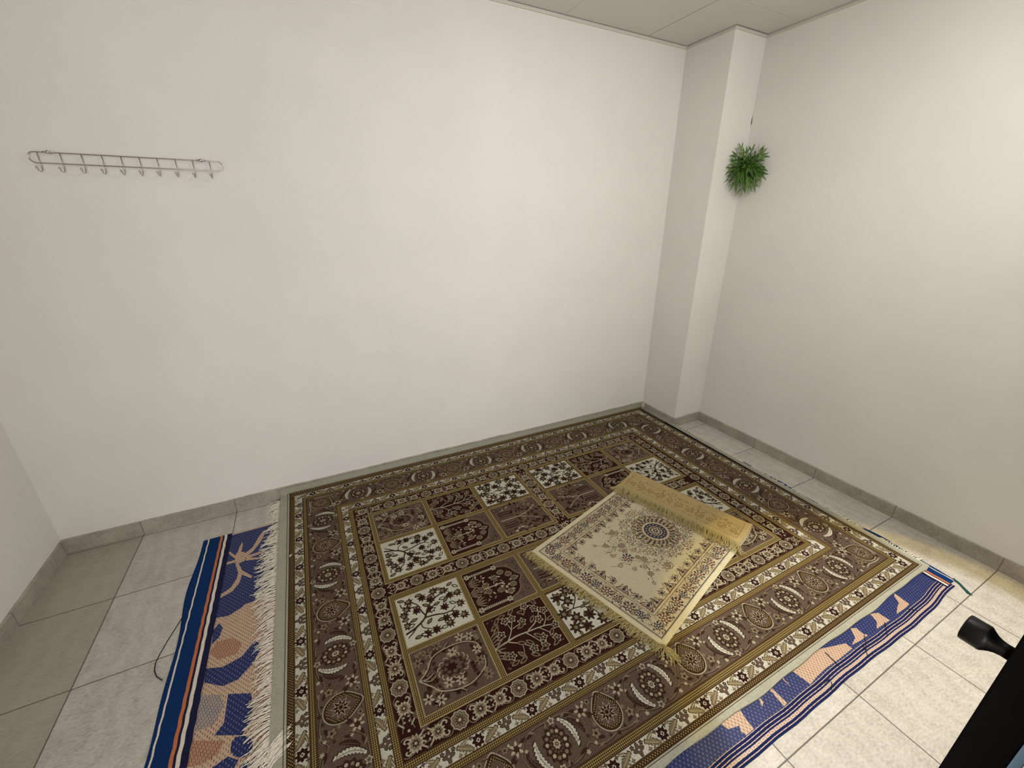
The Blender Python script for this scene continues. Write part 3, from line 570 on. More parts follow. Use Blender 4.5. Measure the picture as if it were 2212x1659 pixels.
def m_main(p):
    """medallion at 0, rosette between a pair of curved white leaves at p/2"""
    P.push(0, 0.001); medallion(); P.pop()
    h = p/2; P.push(h, 0); rosette()
    for sg in (1, -1):
        P.push(0, 0, 0.16 if sg > 0 else PI+0.16)
        P.serr(0.050, 0.058, -PI/2+0.06, 0.108, 0.0155, 'bn', 2, 0.15, 9); P.serr(0.050, 0.056, -PI/2+0.06, 0.102, 0.0115, 'iv', 3, 0.15, 9); P.stroke([(0.053, 0.050), (0.067, 0.010), (0.062, -0.036)], 0.0022, 'tp', 4)
        for t in range(5): P.stroke([(0.056+0.010*math.sin(t*0.8), 0.040-t*0.018), (0.066+0.006*math.sin(t*0.8), 0.036-t*0.018)], 0.0018, 'tp', 4, smooth=False)
        P.serr(0.076, 0.036, -PI/2+0.32, 0.070, 0.0105, 'bn', 3, 0.10, 7); P.stroke([(0.079, 0.030), (0.092, 0.000), (0.097, -0.024)], 0.0024, 'mv', 4)
        P.flower(0.026, 0.063, 0.011, 5, 'cr', 'bn', 2, 'bn'); P.lobe(0.026, 0.063, 0.006, 5, 0.2, 'mv', 4); P.leaf(0.008, 0.062, 2.6, 0.02, 0.004, 'bn', 3); P.leaf(-0.004, 0.056, 0.9, 0.018, 0.0035, 'tp', 3)
        P.pop()
    P.pop()
    for sg in (1, -1):
        P.push(0, 0, 0, sg, 1)
        vine([(0.004, -0.063), (0.045, -0.070), (0.082, -0.064), (0.106, -0.046), (0.138, -0.062), (0.175, -0.071), (h, -0.068)])
        vine([(0.106, -0.046), (0.094, -0.016), (0.088, 0.016), (0.104, 0.044), (0.128, 0.064), (0.170, 0.072), (h, 0.070)])
        vine([(0.010, 0.066), (0.036, 0.070), (0.060, 0.058), (0.078, 0.046)], 0.002)
        P.daisy(0.080, 0.046, 0.024, 6, 'cr', 'ma', 4, 0.3); P.lobe(0.080, 0.046, 0.010, 6, 0.15, 'bn', 5); P.leaf(0.094, 0.052, 0.4, 0.03, 0.006, 'bn', 3); P.leaf(0.068, 0.032, 3.8, 0.026, 0.006, 'bn', 3)
        P.flower(0.072, -0.034, 0.014, 5, 'tp', 'bn', 3, 'bn'); P.lobe(0.060, 0.067, 0.0045, 4, 0, 'cr', 4); P.lobe(0.044, 0.060, 0.009, 5, 0.25, 'tp', 3); P.lobe(0.044, 0.060, 0.004, 5, 0.1, 'bn', 4); P.lobe(0.124, -0.066, 0.0065, 5, 0.3, 'cr', 4)
        P.leaf(0.050, -0.056, 0.5, 0.032, 0.007, 'bn', 3); P.leaf(0.098, 0.002, 1.1, 0.028, 0.005, 'bn', 3); P.leaf(0.120, 0.056, 0.2, 0.032, 0.0055, 'bn', 3); P.leaf(0.122, -0.052, -0.3, 0.032, 0.0055, 'bn', 3); P.leaf(0.060, -0.066, -0.2, 0.024, 0.004, 'tp', 3); P.leaf(0.134, 0.070, -0.5, 0.022, 0.004, 'tp', 3)
        P.star(0.062, 0.018, 0.0095, 0.0045, 4, 'bn', 3); P.star(0.060, -0.010, 0.009, 0.004, 4, 'tp', 3); P.lobe(0.106, 0.026, 0.005, 4, 0.3, 'cr', 3); P.lobe(0.100, -0.028, 0.005, 4, 0.3, 'bn', 4); P.lobe(0.088, -0.056, 0.0055, 5, 0.3, 'cr', 4); P.lobe(0.030, -0.060, 0.005, 4, 0.3, 'bn', 3)
        P.pop()
    P.star(0, -0.068, 0.010, 0.005, 5, 'bn', 3)
def run(f, y, rot, first, p, lo, hi, flip=False):
    """repeat a motif along a side; first = position of one motif; lo..hi is the run that the pattern fills"""
    t = first-p*math.ceil((first-lo)/p+1)
    while t < hi+p:
        n0 = len(P.p)
        if rot == 0: P.push(t, y, 0, 1, -1 if flip else 1)
        else: P.push(y, t, PI/2, 1, 1 if flip else -1)
        f(p); P.pop(); t += p
        P.p[n0:] = [g for g in P.p[n0:] if all(lo <= q[rot] <= hi for q in g[0])]
# outer white border
run(m_white, -2.0045, 0, 1.934, 0.2027, 1.050, 3.800); run(m_white, -0.038, 0, 1.340, 0.1955, 1.050, 3.800, True)
run(m_white, 1.0655, 1, -1.096, 0.2145, -1.978, -0.064); run(m_white, 3.7805, 1, -1.096, 0.2145, -1.978, -0.064, True)
# main border
run(m_main, -1.869, 0, 2.011, 0.409, 1.245, 3.600); run(m_main, -0.1635, 0, 2.011, 0.409, 1.245, 3.600, True)
run(m_main, 1.187, 1, -0.998, 0.434, -1.800, -0.225); run(m_main, 3.644, 1, -0.998, 0.434, -1.800, -0.225, True)
for x, y, sx, sy in ((1.187, -1.869, 1, 1), (3.655, -1.869, -1, 1), (1.187, -0.163, 1, -1), (3.644, -0.163, -1, -1)):
    P.push(x, y, 0.0, sx, sy)
    P.push(0, 0, -PI/4); medallion(); P.pop()
    P.stroke([(-0.060, -0.040), (-0.062, 0.0), (-0.058, 0.05), (-0.064, 0.075)], 0.0038, 'cr', 2); P.stroke([(-0.040, -0.062), (0.0, -0.066), (0.05, -0.060), (0.085, -0.068)], 0.0038, 'cr', 2)
    P.daisy(0.055, 0.052, 0.02, 6, 'cr', 'ma', 3); P.flower(0.058, -0.04, 0.012, 5, 'tp', 'bn', 2, 'bn'); P.flower(-0.042, 0.06, 0.012, 5, 'tp', 'bn', 2, 'bn'); P.leaf(-0.055, -0.055, 0.6, 0.03, 0.006, 'bn', 2)
    P.pop()
# inner white border
run(m_white, -1.742, 0, 1.782, 0.2007, 1.291, 3.527); run(m_white, -0.2885, 0, 1.782, 0.2007, 1.291, 3.527, True)
run(m_white, 1.3065, 1, -1.058, 0.2225, -1.716, -0.314); run(m_white, 3.509, 1, -1.058, 0.2225, -1.716, -0.314, True)
# dark border round the field, and the dark bands between the four blocks
run(m_dark, -1.658, 0, 1.773, 0.2265, 1.350, 3.461); run(m_dark, -0.3695, 0, 1.773, 0.2265, 1.350, 3.461, True)
run(m_dark, 1.384, 1, -0.999, 0.2300, -1.622, -0.405); run(m_dark, 3.4205, 1, -0.999, 0.2300, -1.622, -0.405, True)
run(m_dark, -1.0025, 0, 1.560, 0.2265, 1.424, 3.374); run(m_dark, 2.406, 1, -0.80, 0.2300, -0.963, -0.407); run(m_dark, 2.406, 1, -1.205, 0.2300, -1.620, -1.042)
# laid on the floor: flat, then up the skirting along the long wall
ZR = 0.0135
def on_rug(x, y, h):
    y2 = y; z = ZR+h
    c0 = -0.0145; c1 = 0.006
    if y > c1: d = y-c1; y2 = c0+(c1-c0)*0.45-0.006+d*0.10; z = ZR+(c1-c0)*0.86+d*0.995; y2 -= h*0.98
    elif y > c0: d = y-c0; y2 = c0-0.006+d*0.45; z = ZR+d*0.86+h*0.6; y2 -= h*0.6
    else:
        y2 = y-0.006*max(0, 1+(y-c0)/0.3)
    y2 = y2-0.010 if y > -0.02 else y2-0.010*max(0, 1+(y+0.02)/0.5)
    return (x, y2, z)
# carpet back and hem: sides of the pile
ex = []
def wob(t, a=0.0035): return a*math.sin(t*9.1)+a*0.7*math.sin(t*23.7+1)
n = 80; ring = []
for i in range(n): ring.append((0.972+(3.862-0.972)*i/n, -2.072-0.003+wob(0.972+2.89*i/n)))
for i in range(41): ring.append((3.862+0.002+wob(-2.072+2.0575*i/40, 0.004), -2.072+2.0575*i/40))
ev = []; ef = []
for x, y in ring: ev += [(x, y, 0.004), (x, y, ZR-0.001), (min(x, 3.856), max(y, -2.066), ZR-0.0002)]
for i in range(len(ring)-1):
    a = i*3; ef += [(a, a+3, a+4, a+1), (a+1, a+4, a+5, a+2)]
ex.append((ev, ef, 'sv'))
ev = []; ef = []
for i in range(41):
    y = -2.072+2.0575*i/40; x = 0.972+wob(y, 0.002); ev += [(x, y, 0.004), (x, y, ZR-0.0008), (0.978, y, ZR-0.0002)]
for i in range(40): a = i*3; ef += [(a, a+1, a+4, a+3), (a+1, a+2, a+5, a+4)]
ex.append((ev, ef, 'sv'))
rug = P.build('area_rug', on_rug, PR, ex)
tag(rug, 'large brown Persian style carpet with garden panels and fringed ends along the long wall', 'carpet')
def fringe(mb, rnd, base, out, L, r, side=0.35, lift=0.006, n=5, floor=0.006):
    """one knotted strand of fringe: leaves the hem at base, wanders along out"""
    b = Vector(base); o = Vector(out).normalized(); q = Vector((-o.y, o.x, 0)); a = rnd.uniform(-side, side); c = rnd.uniform(-0.5, 0.5); pts = []
    for i in range(n+1):
        t = i/n; p = b+o*(L*t*(1-0.18*abs(a)*t))+q*(L*(a*t+c*0.35*math.sin(t*4.2)*t))
        p.z = b.z+(floor-b.z)*min(1, t*2.2)+lift*math.sin(t*PI)*rnd.uniform(0.3, 1.2); pts.append(p)
    mb.tube(pts, [r*(1-0.45*i/n) for i in range(n+1)], 4, cap=False)
rnd = random.Random(21); fl = MB(); drift = 0
for i in range(620):
    y = -2.06+2.02*(i+rnd.random())/620; drift = 0.93*drift+rnd.uniform(-0.12, 0.12)
    L = 0.078+0.016*math.sin(y*7)+rnd.uniform(-0.022, 0.022); z = 0.0125 if y < -0.05 else 0.0125+0.06*(y+0.05)/0.05*0.6
    fringe(fl, rnd, (0.975, y, z), (-1, drift-0.25, 0), L, 0.0021, 0.3, 0.009)
for i in range(190): # braided hem cord
    y = -2.065+2.05*i/190; fl.tube([(0.9735, y, 0.0135), (0.9765, y+0.006, 0.0165), (0.9795, y+0.009, 0.0135)], 0.0016, 4, cap=False)
for y0, dy in ((-0.585, 0.02), (-0.60, 0.03), (-1.475, 0.05), (-1.49, 0.055), (-1.50, 0.05), (-1.51, 0.03), (-1.52, 0.07), (-1.53, 0.05), (-1.47, 0.02), (-1.46, 0.04)): # strands thrown back on the carpet
    for j in range(5):
        a, b = rnd.uniform(-0.004, 0.004), rnd.uniform(-0.01, 0.01)
        fl.tube([(0.968, y0+a, 0.016), (0.985, y0+dy*0.4+a, 0.021), (1.005, y0+dy*0.75+b, 0.019), (1.028+b, y0+dy+b, 0.0165)], [0.0014, 0.0014, 0.0012, 0.0008], 4, cap=False)
fl.build('fringe', MATS['fringe_yarn'], rug, True)
fr = MB(); drift = 0
for i in range(480):
    y = -2.03+1.99*(i+rnd.random())/480; drift = 0.9*drift+rnd.uniform(-0.15, 0.15)
    if y > -0.37: L = rnd.uniform(0.006, 0.012)
    else: L = 0.042+0.014*math.sin(y*11)+rnd.uniform(-0.014, 0.014)
    if math.sin(y*17+1.0)+0.6*math.sin(y*41) > 0.75: continue
    fringe(fr, rnd, (3.858, y, 0.0125), (1, drift-0.2, 0), L, 0.0018, 0.35, 0.006, 4)
for i in range(200):
    y = -2.065+2.05*i/200; fr.tube([(3.856, y, 0.0135), (3.8595, y+0.005, 0.0155), (3.8625, y+0.008, 0.0125)], 0.0013, 4, cap=False)
fr.build('fringe', MATS['fringe_yarn'], rug, True)
fr = MB()
for i in range(26): # tuft at the corner by the column
    x = 3.846+rnd.uniform(-0.012, 0.004); fr.tube([(x, -0.034, 0.055), (x+rnd.uniform(-0.02, 0.008), -0.032+rnd.uniform(-0.01, 0.008), 0.075+rnd.uniform(-0.012, 0.012)), (x+rnd.uniform(-0.03, 0.010), -0.040+rnd.uniform(-0.02, 0.008), 0.06+rnd.uniform(-0.02, 0.03))], 0.0011, 4, cap=False)
fr.build('corner_tuft', MATS['fringe_yarn'], rug, True)

# ------------------------------------------------------------------ small prayer rug, its far end folded over
PW, FLAT = 0.731, 0.905
O = Vector((2.130, -1.094, 0)); EU = Vector((0.9585, 0.285, 0)); EV = Vector((0.315, -0.949, 0))
Z0 = ZR+0.003; TH = 0.0035
# profile of the strip: distance along the rug -> (distance on the floor, height) of its pile face
prof = [(0.0, TH)]
for i in range(1, 9): prof.append((0.80*i/8, TH))
for i in range(1, 13):
    t = i/12; a = -PI/2+PI*t
    prof.append((0.800+0.10*t*1.0 if t < 0 else 0.80+0.148*math.sin(PI/2*min(1, t*1.35)) if t < 0.74 else 0.948-0.020*((t-0.74)/0.26)**1.5, TH+0.056*(0.5-0.5*math.cos(PI*t))**1.5))
for i in range(1, 11):
    t = i/10; prof.append((0.928-0.155*t, TH+0.056-0.030*t-0.008*math.sin(PI*t)+0.004*t))
cum = [0.0]
for i in range(1, len(prof)): cum.append(cum[-1]+math.hypot(prof[i][0]-prof[i-1][0], prof[i][1]-prof[i-1][1]))
LT = cum[-1]
def at_s(s):
    s = max(0, min(LT-1e-6, s)); i = max(j for j in range(len(cum)-1) if cum[j] <= s); t = (s-cum[i])/(cum[i+1]-cum[i])
    a, b = prof[i], prof[i+1]; d = Vector((b[0]-a[0], b[1]-a[1])).normalized()
    return a[0]+(b[0]-a[0])*t, a[1]+(b[1]-a[1])*t, Vector((-d.y, d.x))
def on_pr(s, v, h):
    u, z, nn = at_s(s); u += nn.x*h; z += nn.y*h
    w = 0.004*math.sin(s*6+v*3)*(1 if s < 0.8 else 0.3)
    p = O+EU*u+EV*(v+w*0.4); return (p.x, p.y, Z0+z)
for nm, c in (('pr_beige', (172, 161, 132)), ('pr_edge', (190, 181, 150)), ('pr_field', (176, 167, 140)), ('pr_navy', (50, 47, 62)), ('pr_brown', (84, 60, 48)), ('pr_rose', (104, 74, 66)), ('pr_tan', (146, 130, 100)), ('pr_back', (160, 141, 98)), ('pr_backmark', (134, 112, 70))):
    yarn(nm, c, 0.14, 220, 0.35)
yarn('pr_fringe', (176, 160, 110), 0.2)
PP = {q: MATS['pr_'+w] for q, w in (('be', 'beige'), ('ed', 'edge'), ('fi', 'field'), ('nv', 'navy'), ('bn', 'brown'), ('ro', 'rose'), ('tn', 'tan'), ('bk', 'back'), ('bm', 'backmark'))}
Q = Pat(); LIM = 0.80
def strip(pat, s0, v0, s1, v1, c, lay):
    n = max(1, int((s1-s0)/0.025)); 
    for i in range(n): pat.rect(s0+(s1-s0)*i/n, v0, s0+(s1-s0)*(i+1)/n, v1, c, lay)
G1, G2 = 0.026, 0.112
strip(Q, 0, 0, LIM, PW, 'be', 0)
strip(Q, 0, 0, LIM, 0.022, 'ed', 1); strip(Q, 0, PW-0.022, LIM, PW, 'ed', 1); Q.rect(0, 0, 0.02, PW, 'ed', 1)
strip(Q, G2, G2, LIM, PW-G2, 'fi', 1)
for a, b, c in ((G1, 0.0035, 'nv'), (G2-0.012, 0.0022, 'bn'), (G2, 0.0028, 'bn')):
    Q.rect(a, a, a+b, PW-a, c, 2); strip(Q, a, a, LIM, a+b, c, 2); strip(Q, a, PW-a-b, LIM, PW-a, c, 2)
rq = random.Random(5)
def pflower(x, y, r, c1, c2):
    Q.lobe(x, y, r, 8, 0.22, c1, 3); Q.lobe(x, y, r*0.74, 7, 0.2, 'be', 4, ph=0.4); Q.lobe(x, y, r*0.55, 7, 0.25, c2, 5); Q.lobe(x, y, r*0.22, 6, 0.1, 'be', 6)
def pspray(x, y, w, h, n):
    for i in range(n):
        a = rq.uniform(0, 6.28); Q.leaf(x+rq.uniform(-w, w), y+rq.uniform(-h, h), a, rq.uniform(0.008, 0.016), 0.0022, rq.choice(('nv', 'bn', 'tn', 'bn')), 3)
    for i in range(n//3): 
        px, py = x+rq.uniform(-w, w), y+rq.uniform(-h, h); a = rq.uniform(0, 6.28)
        Q.stroke([(px+0.011*math.cos(a+t)*(1-t*.1), py+0.011*math.sin(a+t)*(1-t*.1)) for t in range(4)], 0.0018, 'bn', 3)
mid = (G1+0.0035+G2-0.012)/2
def brd(x, y, i):
    if i % 2 == 0: pflower(x, y, 0.0235, 'bn' if i % 4 else 'nv', 'ro'); pspray(x, y, 0.032, 0.034, 20)
    else: pflower(x, y+0.0, 0.018, 'nv', 'nv' if i % 4 == 1 else 'bn'); pspray(x, y, 0.03, 0.034, 28)
i = 0; s = 0.07
while s < LIM-0.02:
    brd(s, mid, i); brd(s, PW-mid, i+1); s += 0.056; i += 1
v = mid+0.055; i = 1
while v < PW-mid-0.03: brd(mid, v, i); v += 0.0585; i += 1
def tri(x, y, rot, i):
    Q.push(x, y, rot)
    pspray(0, 0.02, 0.03, 0.018, 9)
    if i % 2 == 0:
        Q.poly([(-0.034, 0), (-0.024, 0.016), (-0.012, 0.026), (0, 0.046), (0.012, 0.026), (0.024, 0.016), (0.034, 0)], 'bn', 3); Q.poly([(-0.027, 0.002), (-0.018, 0.015), (0, 0.036), (0.018, 0.015), (0.027, 0.002)], 'be', 4)
        Q.star(0, 0.013, 0.014, 0.006, 6, 'nv', 5); Q.lobe(0, 0.026, 0.006, 5, 0.3, 'bn', 5); Q.lobe(0.015, 0.008, 0.005, 5, 0.3, 'tn', 5); Q.lobe(-0.015, 0.008, 0.005, 5, 0.3, 'ro', 5)
    else: Q.star(0, 0.022, 0.021, 0.012, 9, 'bn', 3); Q.lobe(0, 0.022, 0.012, 6, 0.3, 'be', 4); Q.lobe(0, 0.022, 0.008, 6, 0.3, 'nv', 5); Q.stroke([(0, 0), (0.004, 0.006), (0, 0.012)], 0.002, 'bn', 3)
    Q.pop()
for i in range(10): tri(G2+0.06+i*0.062, G2+0.003, 0, i); tri(G2+0.06+i*0.062, PW-G2-0.003, PI, i)
for i in range(8): tri(G2+0.003, G2+0.038+i*0.062, -PI/2, i+1)
# medallion
mx_, my_ = 0.588, PW/2
for i in range(18):
    a = 2*PI*i/18; r0 = 0.150 if i % 2 else 0.168; x, y = mx_+r0*math.cos(a), my_+r0*math.sin(a)
    Q.lobe(x, y, 0.0205 if i % 2 else 0.024, 6, 0.25, 'bn', 3); Q.lobe(x, y, 0.0165 if i % 2 else 0.019, 6, 0.3, 'fi', 4); Q.star(x, y, 0.013, 0.006, 6, 'nv' if i % 2 else 'ro', 5); Q.lobe(x, y, 0.004, 5, 0, 'fi', 6)
    for sg in (1, -1): 
        b = a+sg*0.12; x, y = mx_+0.186*math.cos(b), my_+0.186*math.sin(b); Q.stroke([(x+0.009*math.cos(b+sg*t), y+0.009*math.sin(b+sg*t)) for t in range(5)], 0.0022, 'bn', 3)
for i in range(170):
    a, q = rq.uniform(0, 6.283), rq.uniform(0.128, 0.205); Q.leaf(mx_+q*math.cos(a), my_+q*math.sin(a), a+rq.choice((1, -1))*rq.uniform(0.5, 1.4), rq.uniform(0.008, 0.015), 0.0024, rq.choice(('bn', 'nv', 'bn', 'tn')), 2)
Q.lobe(mx_, my_, 0.128, 20, 0.035, 'nv', 3); Q.lobe(mx_, my_, 0.1245, 20, 0.035, 'tn', 4)
for rr, nn_, c in ((0.112, 30, 'bn'), (0.097, 26, 'nv'), (0.082, 24, 'bn')):
    for i in range(nn_):
        a = 2*PI*i/nn_; Q.leaf(mx_+(rr-0.009)*math.cos(a), my_+(rr-0.009)*math.sin(a), a+0.35, 0.019, 0.0056, c, 5)
for i in range(20):
    a = 2*PI*i/20; Q.star(mx_+0.106*math.cos(a), my_+0.106*math.sin(a), 0.0095, 0.0045, 5, 'fi', 6)
Q.lobe(mx_, my_, 0.070, 20, 0.03, 'fi', 5); Q.lobe(mx_, my_, 0.061, 16, 0.02, 'nv', 6); Q.lobe(mx_, my_, 0.036, 12, 0.05, 'fi', 7); Q.lobe(mx_, my_, 0.031, 12, 0.12, 'bn', 8); Q.lobe(mx_, my_, 0.022, 8, 0.12, 'fi', 9); Q.lobe(mx_, my_, 0.014, 6, 0.2, 'nv', 10); Q.lobe(mx_, my_, 0.006, 5, 0, 'fi', 11)
for i in range(16): a = 2*PI*i/16; Q.lobe(mx_+0.0485*math.cos(a), my_+0.0485*math.sin(a), 0.0052, 6, 0.2, 'tn', 8)
# spray of flowers between medallion and near end
for pts in ([(0.30, 0.24), (0.34, 0.30), (0.30, 0.37), (0.34, 0.44), (0.30, 0.50)], [(0.34, 0.30), (0.40, 0.25), (0.42, 0.20)], [(0.34, 0.44), (0.40, 0.49), (0.42, 0.54)], [(0.30, 0.37), (0.24, 0.37), (0.20, 0.34)], [(0.30, 0.24), (0.26, 0.20)], [(0.30, 0.50), (0.26, 0.54)]): Q.stroke(pts, 0.002, 'bn', 2)
for x, y, r in ((0.31, 0.365, 0.024), (0.36, 0.30, 0.016), (0.36, 0.43, 0.016), (0.34, 0.33, 0.013), (0.35, 0.40, 0.013), (0.30, 0.24, 0.014), (0.30, 0.50, 0.014), (0.41, 0.21, 0.016), (0.41, 0.53, 0.016), (0.27, 0.31, 0.010), (0.27, 0.43, 0.010), (0.24, 0.37, 0.012), (0.26, 0.20, 0.009), (0.26, 0.54, 0.009), (0.38, 0.36, 0.012), (0.32, 0.28, 0.010), (0.32, 0.46, 0.010)):
    pflower(x, y, r, 'nv' if r > 0.02 or r < 0.011 else 'bn', 'ro' if r > 0.012 else 'tn')
pspray(0.33, 0.365, 0.07, 0.15, 80); pspray(0.41, 0.22, 0.04, 0.05, 20); pspray(0.41, 0.52, 0.04, 0.05, 20)
for x, y in ((0.41, 0.21), (0.41, 0.53)): Q.stroke([(x+0.026*math.cos(t*0.8), y+0.026*math.sin(t*0.8)) for t in range(6)], 0.003, 'bn', 3)
Q.p = [(q, c, h*0.7) for q, c, h in Q.p]
# rest of the cloth: pile face inside the fold, underside all round, side edges
ex = []
ns = 90; ev = []; ef = []; mi_ = []
for i in range(ns+1):
    s = LIM+(LT-LIM)*i/ns; ev += [on_pr(s, 0, 0), on_pr(s, PW, 0)]
for i in range(ns): a = i*2; ef.append((a, a+2, a+3, a+1))
ex.append((ev, ef, 'be'))
ns = 150; ev = []; ef = []
for i in range(ns+1):
    s = LT*i/ns; ev += [on_pr(s, 0, -TH), on_pr(s, PW, -TH)]
for i in range(ns): a = i*2; ef.append((a, a+1, a+3, a+2))
ex.append((ev, ef, 'bk'))
for vv in (0, PW):
    ev = []; ef = []
    for i in range(ns+1): s = LT*i/ns; ev += [on_pr(s, vv, 0), on_pr(s, vv, -TH)]
    for i in range(ns): a = i*2; ef.append((a, a+1, a+3, a+2))
    ex.append((ev, ef, 'ed'))
for ss in (0, LT):
    ex.append(([on_pr(ss, 0, 0), on_pr(ss, PW, 0), on_pr(ss, PW, -TH), on_pr(ss, 0, -TH)], [(0, 1, 2, 3)], 'bk'))
# faint reverse of the pattern on the folded underside
n0 = len(Q.p)
sb0 = LT-0.150
def bflower(x, y, r): Q.lobe(x, y, r, 8, 0.18, 'bm', 1); Q.lobe(x, y, r*0.72, 7, 0.2, 'bk', 2); Q.lobe(x, y, r*0.45, 6, 0.25, 'bm', 3)
for i in range(11): bflower(LT-0.072, 0.06+i*0.061, 0.023 if i % 2 else 0.019)
for i in range(90): Q.leaf(LT-rq.uniform(0.035, 0.13), rq.uniform(0.03, PW-0.03), rq.uniform(0, 6), 0.018, 0.004, 'bm', 1)
Q.rect(LT-0.118, 0.026, LT-0.115, PW-0.026, 'bm', 1); Q.rect(LT-0.034, 0.026, LT-0.031, PW-0.026, 'bm', 1)
for v_ in (0.028, PW-0.031): Q.rect(LT-0.15, v_, LT-0.03, v_+0.003, 'bm', 1)
Q.p[n0:] = [(q, c, -TH-h) for q, c, h in Q.p[n0:]]
prug = Q.build('prayer_rug', on_pr, PP, ex)
tag(prug, 'small beige prayer rug with dark medallion, one end folded over, on the big carpet', 'rug')
ff = MB(); rnd = random.Random(8); drift = 0
for i in range(520):
    v = -0.004+(PW+0.008)*(i+rnd.random())/520; drift = 0.9*drift+rnd.uniform(-0.2, 0.2); b = Vector(on_pr(0.001, v, -0.001)); o = -EU+EV*(drift*0.6-0.15)
    fringe(ff, rnd, b, o, 0.046+rnd.uniform(-0.012, 0.014), 0.0012, 0.55, 0.010, 4, ZR+0.0045)
for i in range(60): # gathered tassel at the corner
    b = Vector(on_pr(0.004, PW-0.004-rnd.random()*0.02, -0.001)); o = -EU*0.35+EV*1.0+EU*rnd.uniform(-0.25, 0.25)
    fringe(ff, rnd, b, o, 0.075+rnd.uniform(-0.02, 0.015), 0.0014, 0.18, 0.014, 4, ZR+0.005)
ff.build('fringe', MATS['pr_fringe'], prug, True)
ff = MB(); drift = 0
for i in range(520):
    v = -0.004+(PW+0.008)*(i+rnd.random())/520; drift = 0.9*drift+rnd.uniform(-0.2, 0.2); b = Vector(on_pr(LT, v, -0.002)); o = -EU+EV*(drift*0.6+0.1)
    fringe(ff, rnd, b, o, 0.044+rnd.uniform(-0.012, 0.014), 0.0012, 0.5, 0.007, 4, Z0+0.008)
for i in range(26):
    b = Vector(on_pr(LT, 0.004+rnd.random()*0.012, -0.002)); fringe(ff, rnd, b, -EU-EV*rnd.uniform(0.5, 1.3), 0.05+rnd.uniform(-0.01, 0.012), 0.0012, 0.2, 0.006, 4, Z0+0.012)
    b = Vector(on_pr(LT, PW-0.004-rnd.random()*0.012, -0.002)); fringe(ff, rnd, b, -EU*0.7+EV*rnd.uniform(0.5, 1.2), 0.05+rnd.uniform(-0.01, 0.012), 0.0012, 0.2, 0.006, 4, Z0+0.010)
ff.build('fringe', MATS['pr_fringe'], prug, True)

# ------------------------------------------------------------------ wire coat rack on the long wall
rack = bpy.data.objects.new('coat_rack', None); COL.objects.link(rack); rack.location = (0.745, 0, 1.82)
tag(rack, 'chrome wire coat rack with ten hooks screwed to the white wall at left', 'coat rack')
RX0, RX1, RZ0, RZ1, RY = -0.315, 0.322, -0.0135, 0.0255, -0.022
rz = (RZ1-RZ0)/2; zc = (RZ0+RZ1)/2; loop = []
for i in range(13): a = PI/2+PI*i/12; loop.append((RX0+rz+rz*math.cos(a), RY, zc+rz*math.sin(a)))
for i in range(13): a = -PI/2+PI*i/12; loop.append((RX1-rz+rz*math.cos(a), RY, zc+rz*math.sin(a)))
MB().tube(loop, 0.0022, 10, closed=True).build('frame', M_chrome, rack, True)
hk = MB().tube([(0, RY+0.0035, RZ1+0.003), (0, RY+0.0035, RZ0), (0, RY+0.003, RZ0-0.010), (0, RY+0.001, RZ0-0.020), (0, RY-0.006, RZ0-0.0285), (0, RY-0.018, RZ0-0.033), (0, RY-0.031, RZ0-0.030), (0, RY-0.040, RZ0-0.022)], 0.0019, 8)
hk.ball((0, RY-0.042, RZ0-0.019), 0.0046)
h0 = hk.build('hook', M_chrome, rack, True); h0.location = (0.455-0.745+0.0005, 0, 0)
xs = [0.458, 0.524, 0.588, 0.651, 0.712, 0.772, 0.832, 0.895, 0.957, 1.019]
h0.location.x = xs[0]-0.745
for x in xs[1:]:
    c = h0.copy(); COL.objects.link(c); c.parent = rack; c.location = (x-0.745, 0, 0)
for x in (0.493, 0.990):
    mb = MB().tube([(x-0.745, 0, RZ1+0.001), (x-0.745, -0.030, RZ1+0.001)], [0.0045, 0.0045], 10)
    mb.ball((x-0.745, -0.030, RZ1+0.001), 0.0062, 10, 6, (1, 0.5, 1)); mb.tube([(x-0.762, RY, RZ1+0.001), (x-0.728, RY, RZ1+0.001)], 0.0034, 8)
    mb.build('wall_mount', M_chrome, rack, True)

# ------------------------------------------------------------------ artificial plant in the corner
k = NT('plant_leaf'); f = k.noise(14, 2); k.base(k.ramp(f, [(0.3, lin((62, 104, 38))), (0.7, lin((118, 152, 76)))])); k.rough(0.5, 0.3); M_leaf = k.m
k = NT('plant_stem'); k.base(lin((92, 122, 60))); k.rough(0.6, 0.2); M_stem = k.m
PC = Vector((XR-0.045, -YC-0.055, 1.945))
plant = bpy.data.objects.new('artificial_plant', None); COL.objects.link(plant); plant.location = PC
tag(plant, 'small bushy green artificial plant fixed in the corner beside the white column', 'plant')
rnd = random.Random(12); lf = MB(); sm = MB()
def clampw(p): return Vector((min(p.x, XR-0.004-PC.x), min(p.y, -YC-0.004-PC.y) if p.x+PC.x > XC-0.01 else p.y, p.z))
vdir = (PC-CAM).normalized(); vr = vdir.cross(Vector((0, 0, 1))).normalized(); vu = vr.cross(vdir)
def blade(p, d, L, w):
    d = d.normalized(); s = d.cross(Vector((rnd.uniform(-1, 1), rnd.uniform(-1, 1), rnd.uniform(-1, 1)))).normalized(); i = len(lf.v); dr = Vector((0, 0, -0.18*L))
    q = [p, p+d*L*0.35+s*w, p+d*L*0.35-s*w, p+d*L*0.7+s*w*0.75+dr*0.4, p+d*L*0.7-s*w*0.75+dr*0.4, p+d*L+dr]
    lf.v += [tuple(clampw(x)) for x in q]; lf.f += [(i, i+1, i+2), (i+1, i+3, i+4, i+2), (i+3, i+5, i+4)]
out = Vector((-0.72, -0.69, 0.0))
side = Vector((0.69, -0.72, 0.0))
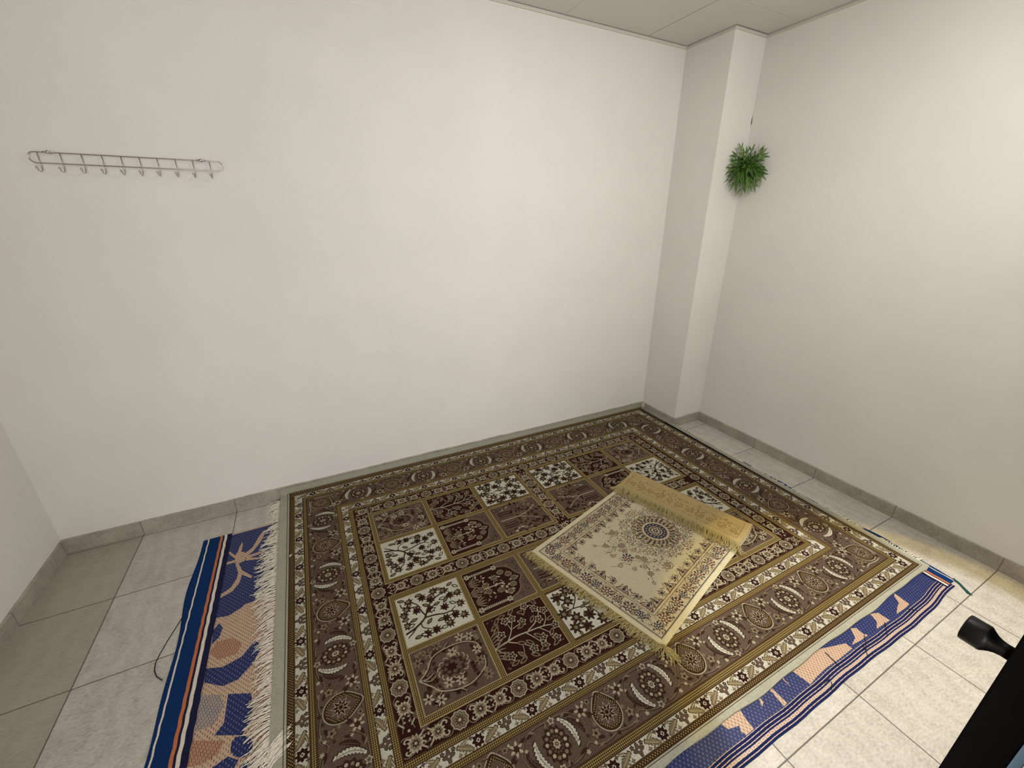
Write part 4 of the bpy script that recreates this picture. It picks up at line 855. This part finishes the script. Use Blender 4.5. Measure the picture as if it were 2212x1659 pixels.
def sprig(ang, L, fwd, droop):
    """one sprig: ang round the view of the room, fwd how far it stands out from the corner"""
    d = (side*math.cos(ang)+Vector((0, 0, 1))*math.sin(ang)+out*fwd).normalized(); pts = []
    for i in range(7):
        t = i/6; p = d*(L*t)+Vector((0, 0, -droop*L*t*t)); pts.append(clampw(p))
    sm.tube(pts, [0.0016*(1-0.6*i/6) for i in range(7)], 5)
    for i in range(1, 7):
        if i % 2 and L > 0.07: continue
        for sg in (1, -1):
            t = (pts[i]-pts[i-1]).normalized(); q = t.cross(out).normalized()
            blade(pts[i], t*0.9+q*sg*rnd.uniform(0.3, 0.75)+out*rnd.uniform(-0.1, 0.35), rnd.uniform(0.050, 0.075), rnd.uniform(0.0045, 0.0062))
    blade(pts[-1], pts[-1]-pts[-2], 0.065, 0.0052)
for i in range(22): sprig(2*PI*i/22+rnd.uniform(-0.15, 0.15), rnd.uniform(0.065, 0.105)*(1.0 if math.sin(2*PI*i/22) > -0.2 else 1.0), rnd.uniform(0.1, 0.5), rnd.uniform(0.05, 0.3))
for i in range(26): sprig(rnd.uniform(0, 2*PI), rnd.uniform(0.04, 0.09), rnd.uniform(0.5, 1.4), rnd.uniform(0.2, 0.6))
sprig(2.0, 0.115, 0.1, 0.0); sprig(0.75, 0.105, 0.1, 0.0); sprig(1.0, 0.105, 0.15, 0.0); sprig(1.4, 0.095, 0.2, 0.0); sprig(2.35, 0.10, 0.2, 0.0); sprig(1.75, 0.085, 0.3, 0.0)
lf.build('foliage', M_leaf, plant); sm.build('stems', M_stem, plant, True)
MB().tube([(0.040, 0.05, -0.02), (0.02, 0.02, -0.01), (0.0, 0.0, 0.0), (-0.008, -0.008, 0.004)], [0.006, 0.006, 0.009, 0.004], 8).build('stalk', M_stem, plant, True)

# ------------------------------------------------------------------ black door leaf folded back against the front wall
DXE = 2.25
door = bpy.data.objects.new('door_1', None); COL.objects.link(door); door.location = (DXE, YF+0.07, 0); door['kind'] = 'structure'
bevel(MB().box((0, -0.058, 0.012), (0.88, 0, 2.12)).build('leaf', M_black, door), 0.002)
MB().box((-0.001, -0.0695, 0.012), (0.86, -0.0585, 2.12)).build('edge_strip', M_blue, door)
# knob: round head with a hollowed neck, standing out from the face of the leaf into the room
kp = [(0.0, 0.0125), (0.010, 0.0125), (0.017, 0.0138), (0.023, 0.0165), (0.028, 0.0202), (0.032, 0.0238), (0.034, 0.0245), (0.058, 0.0245), (0.0603, 0.0234), (0.0612, 0.020)]
kb = MB().tube([(0.0, t, 0) for t, r in kp], [r for t, r in kp], 24)
kn = kb.build('knob', M_knob, door, True); kn.location = (-0.012+0.045, 0.0, 0.932)
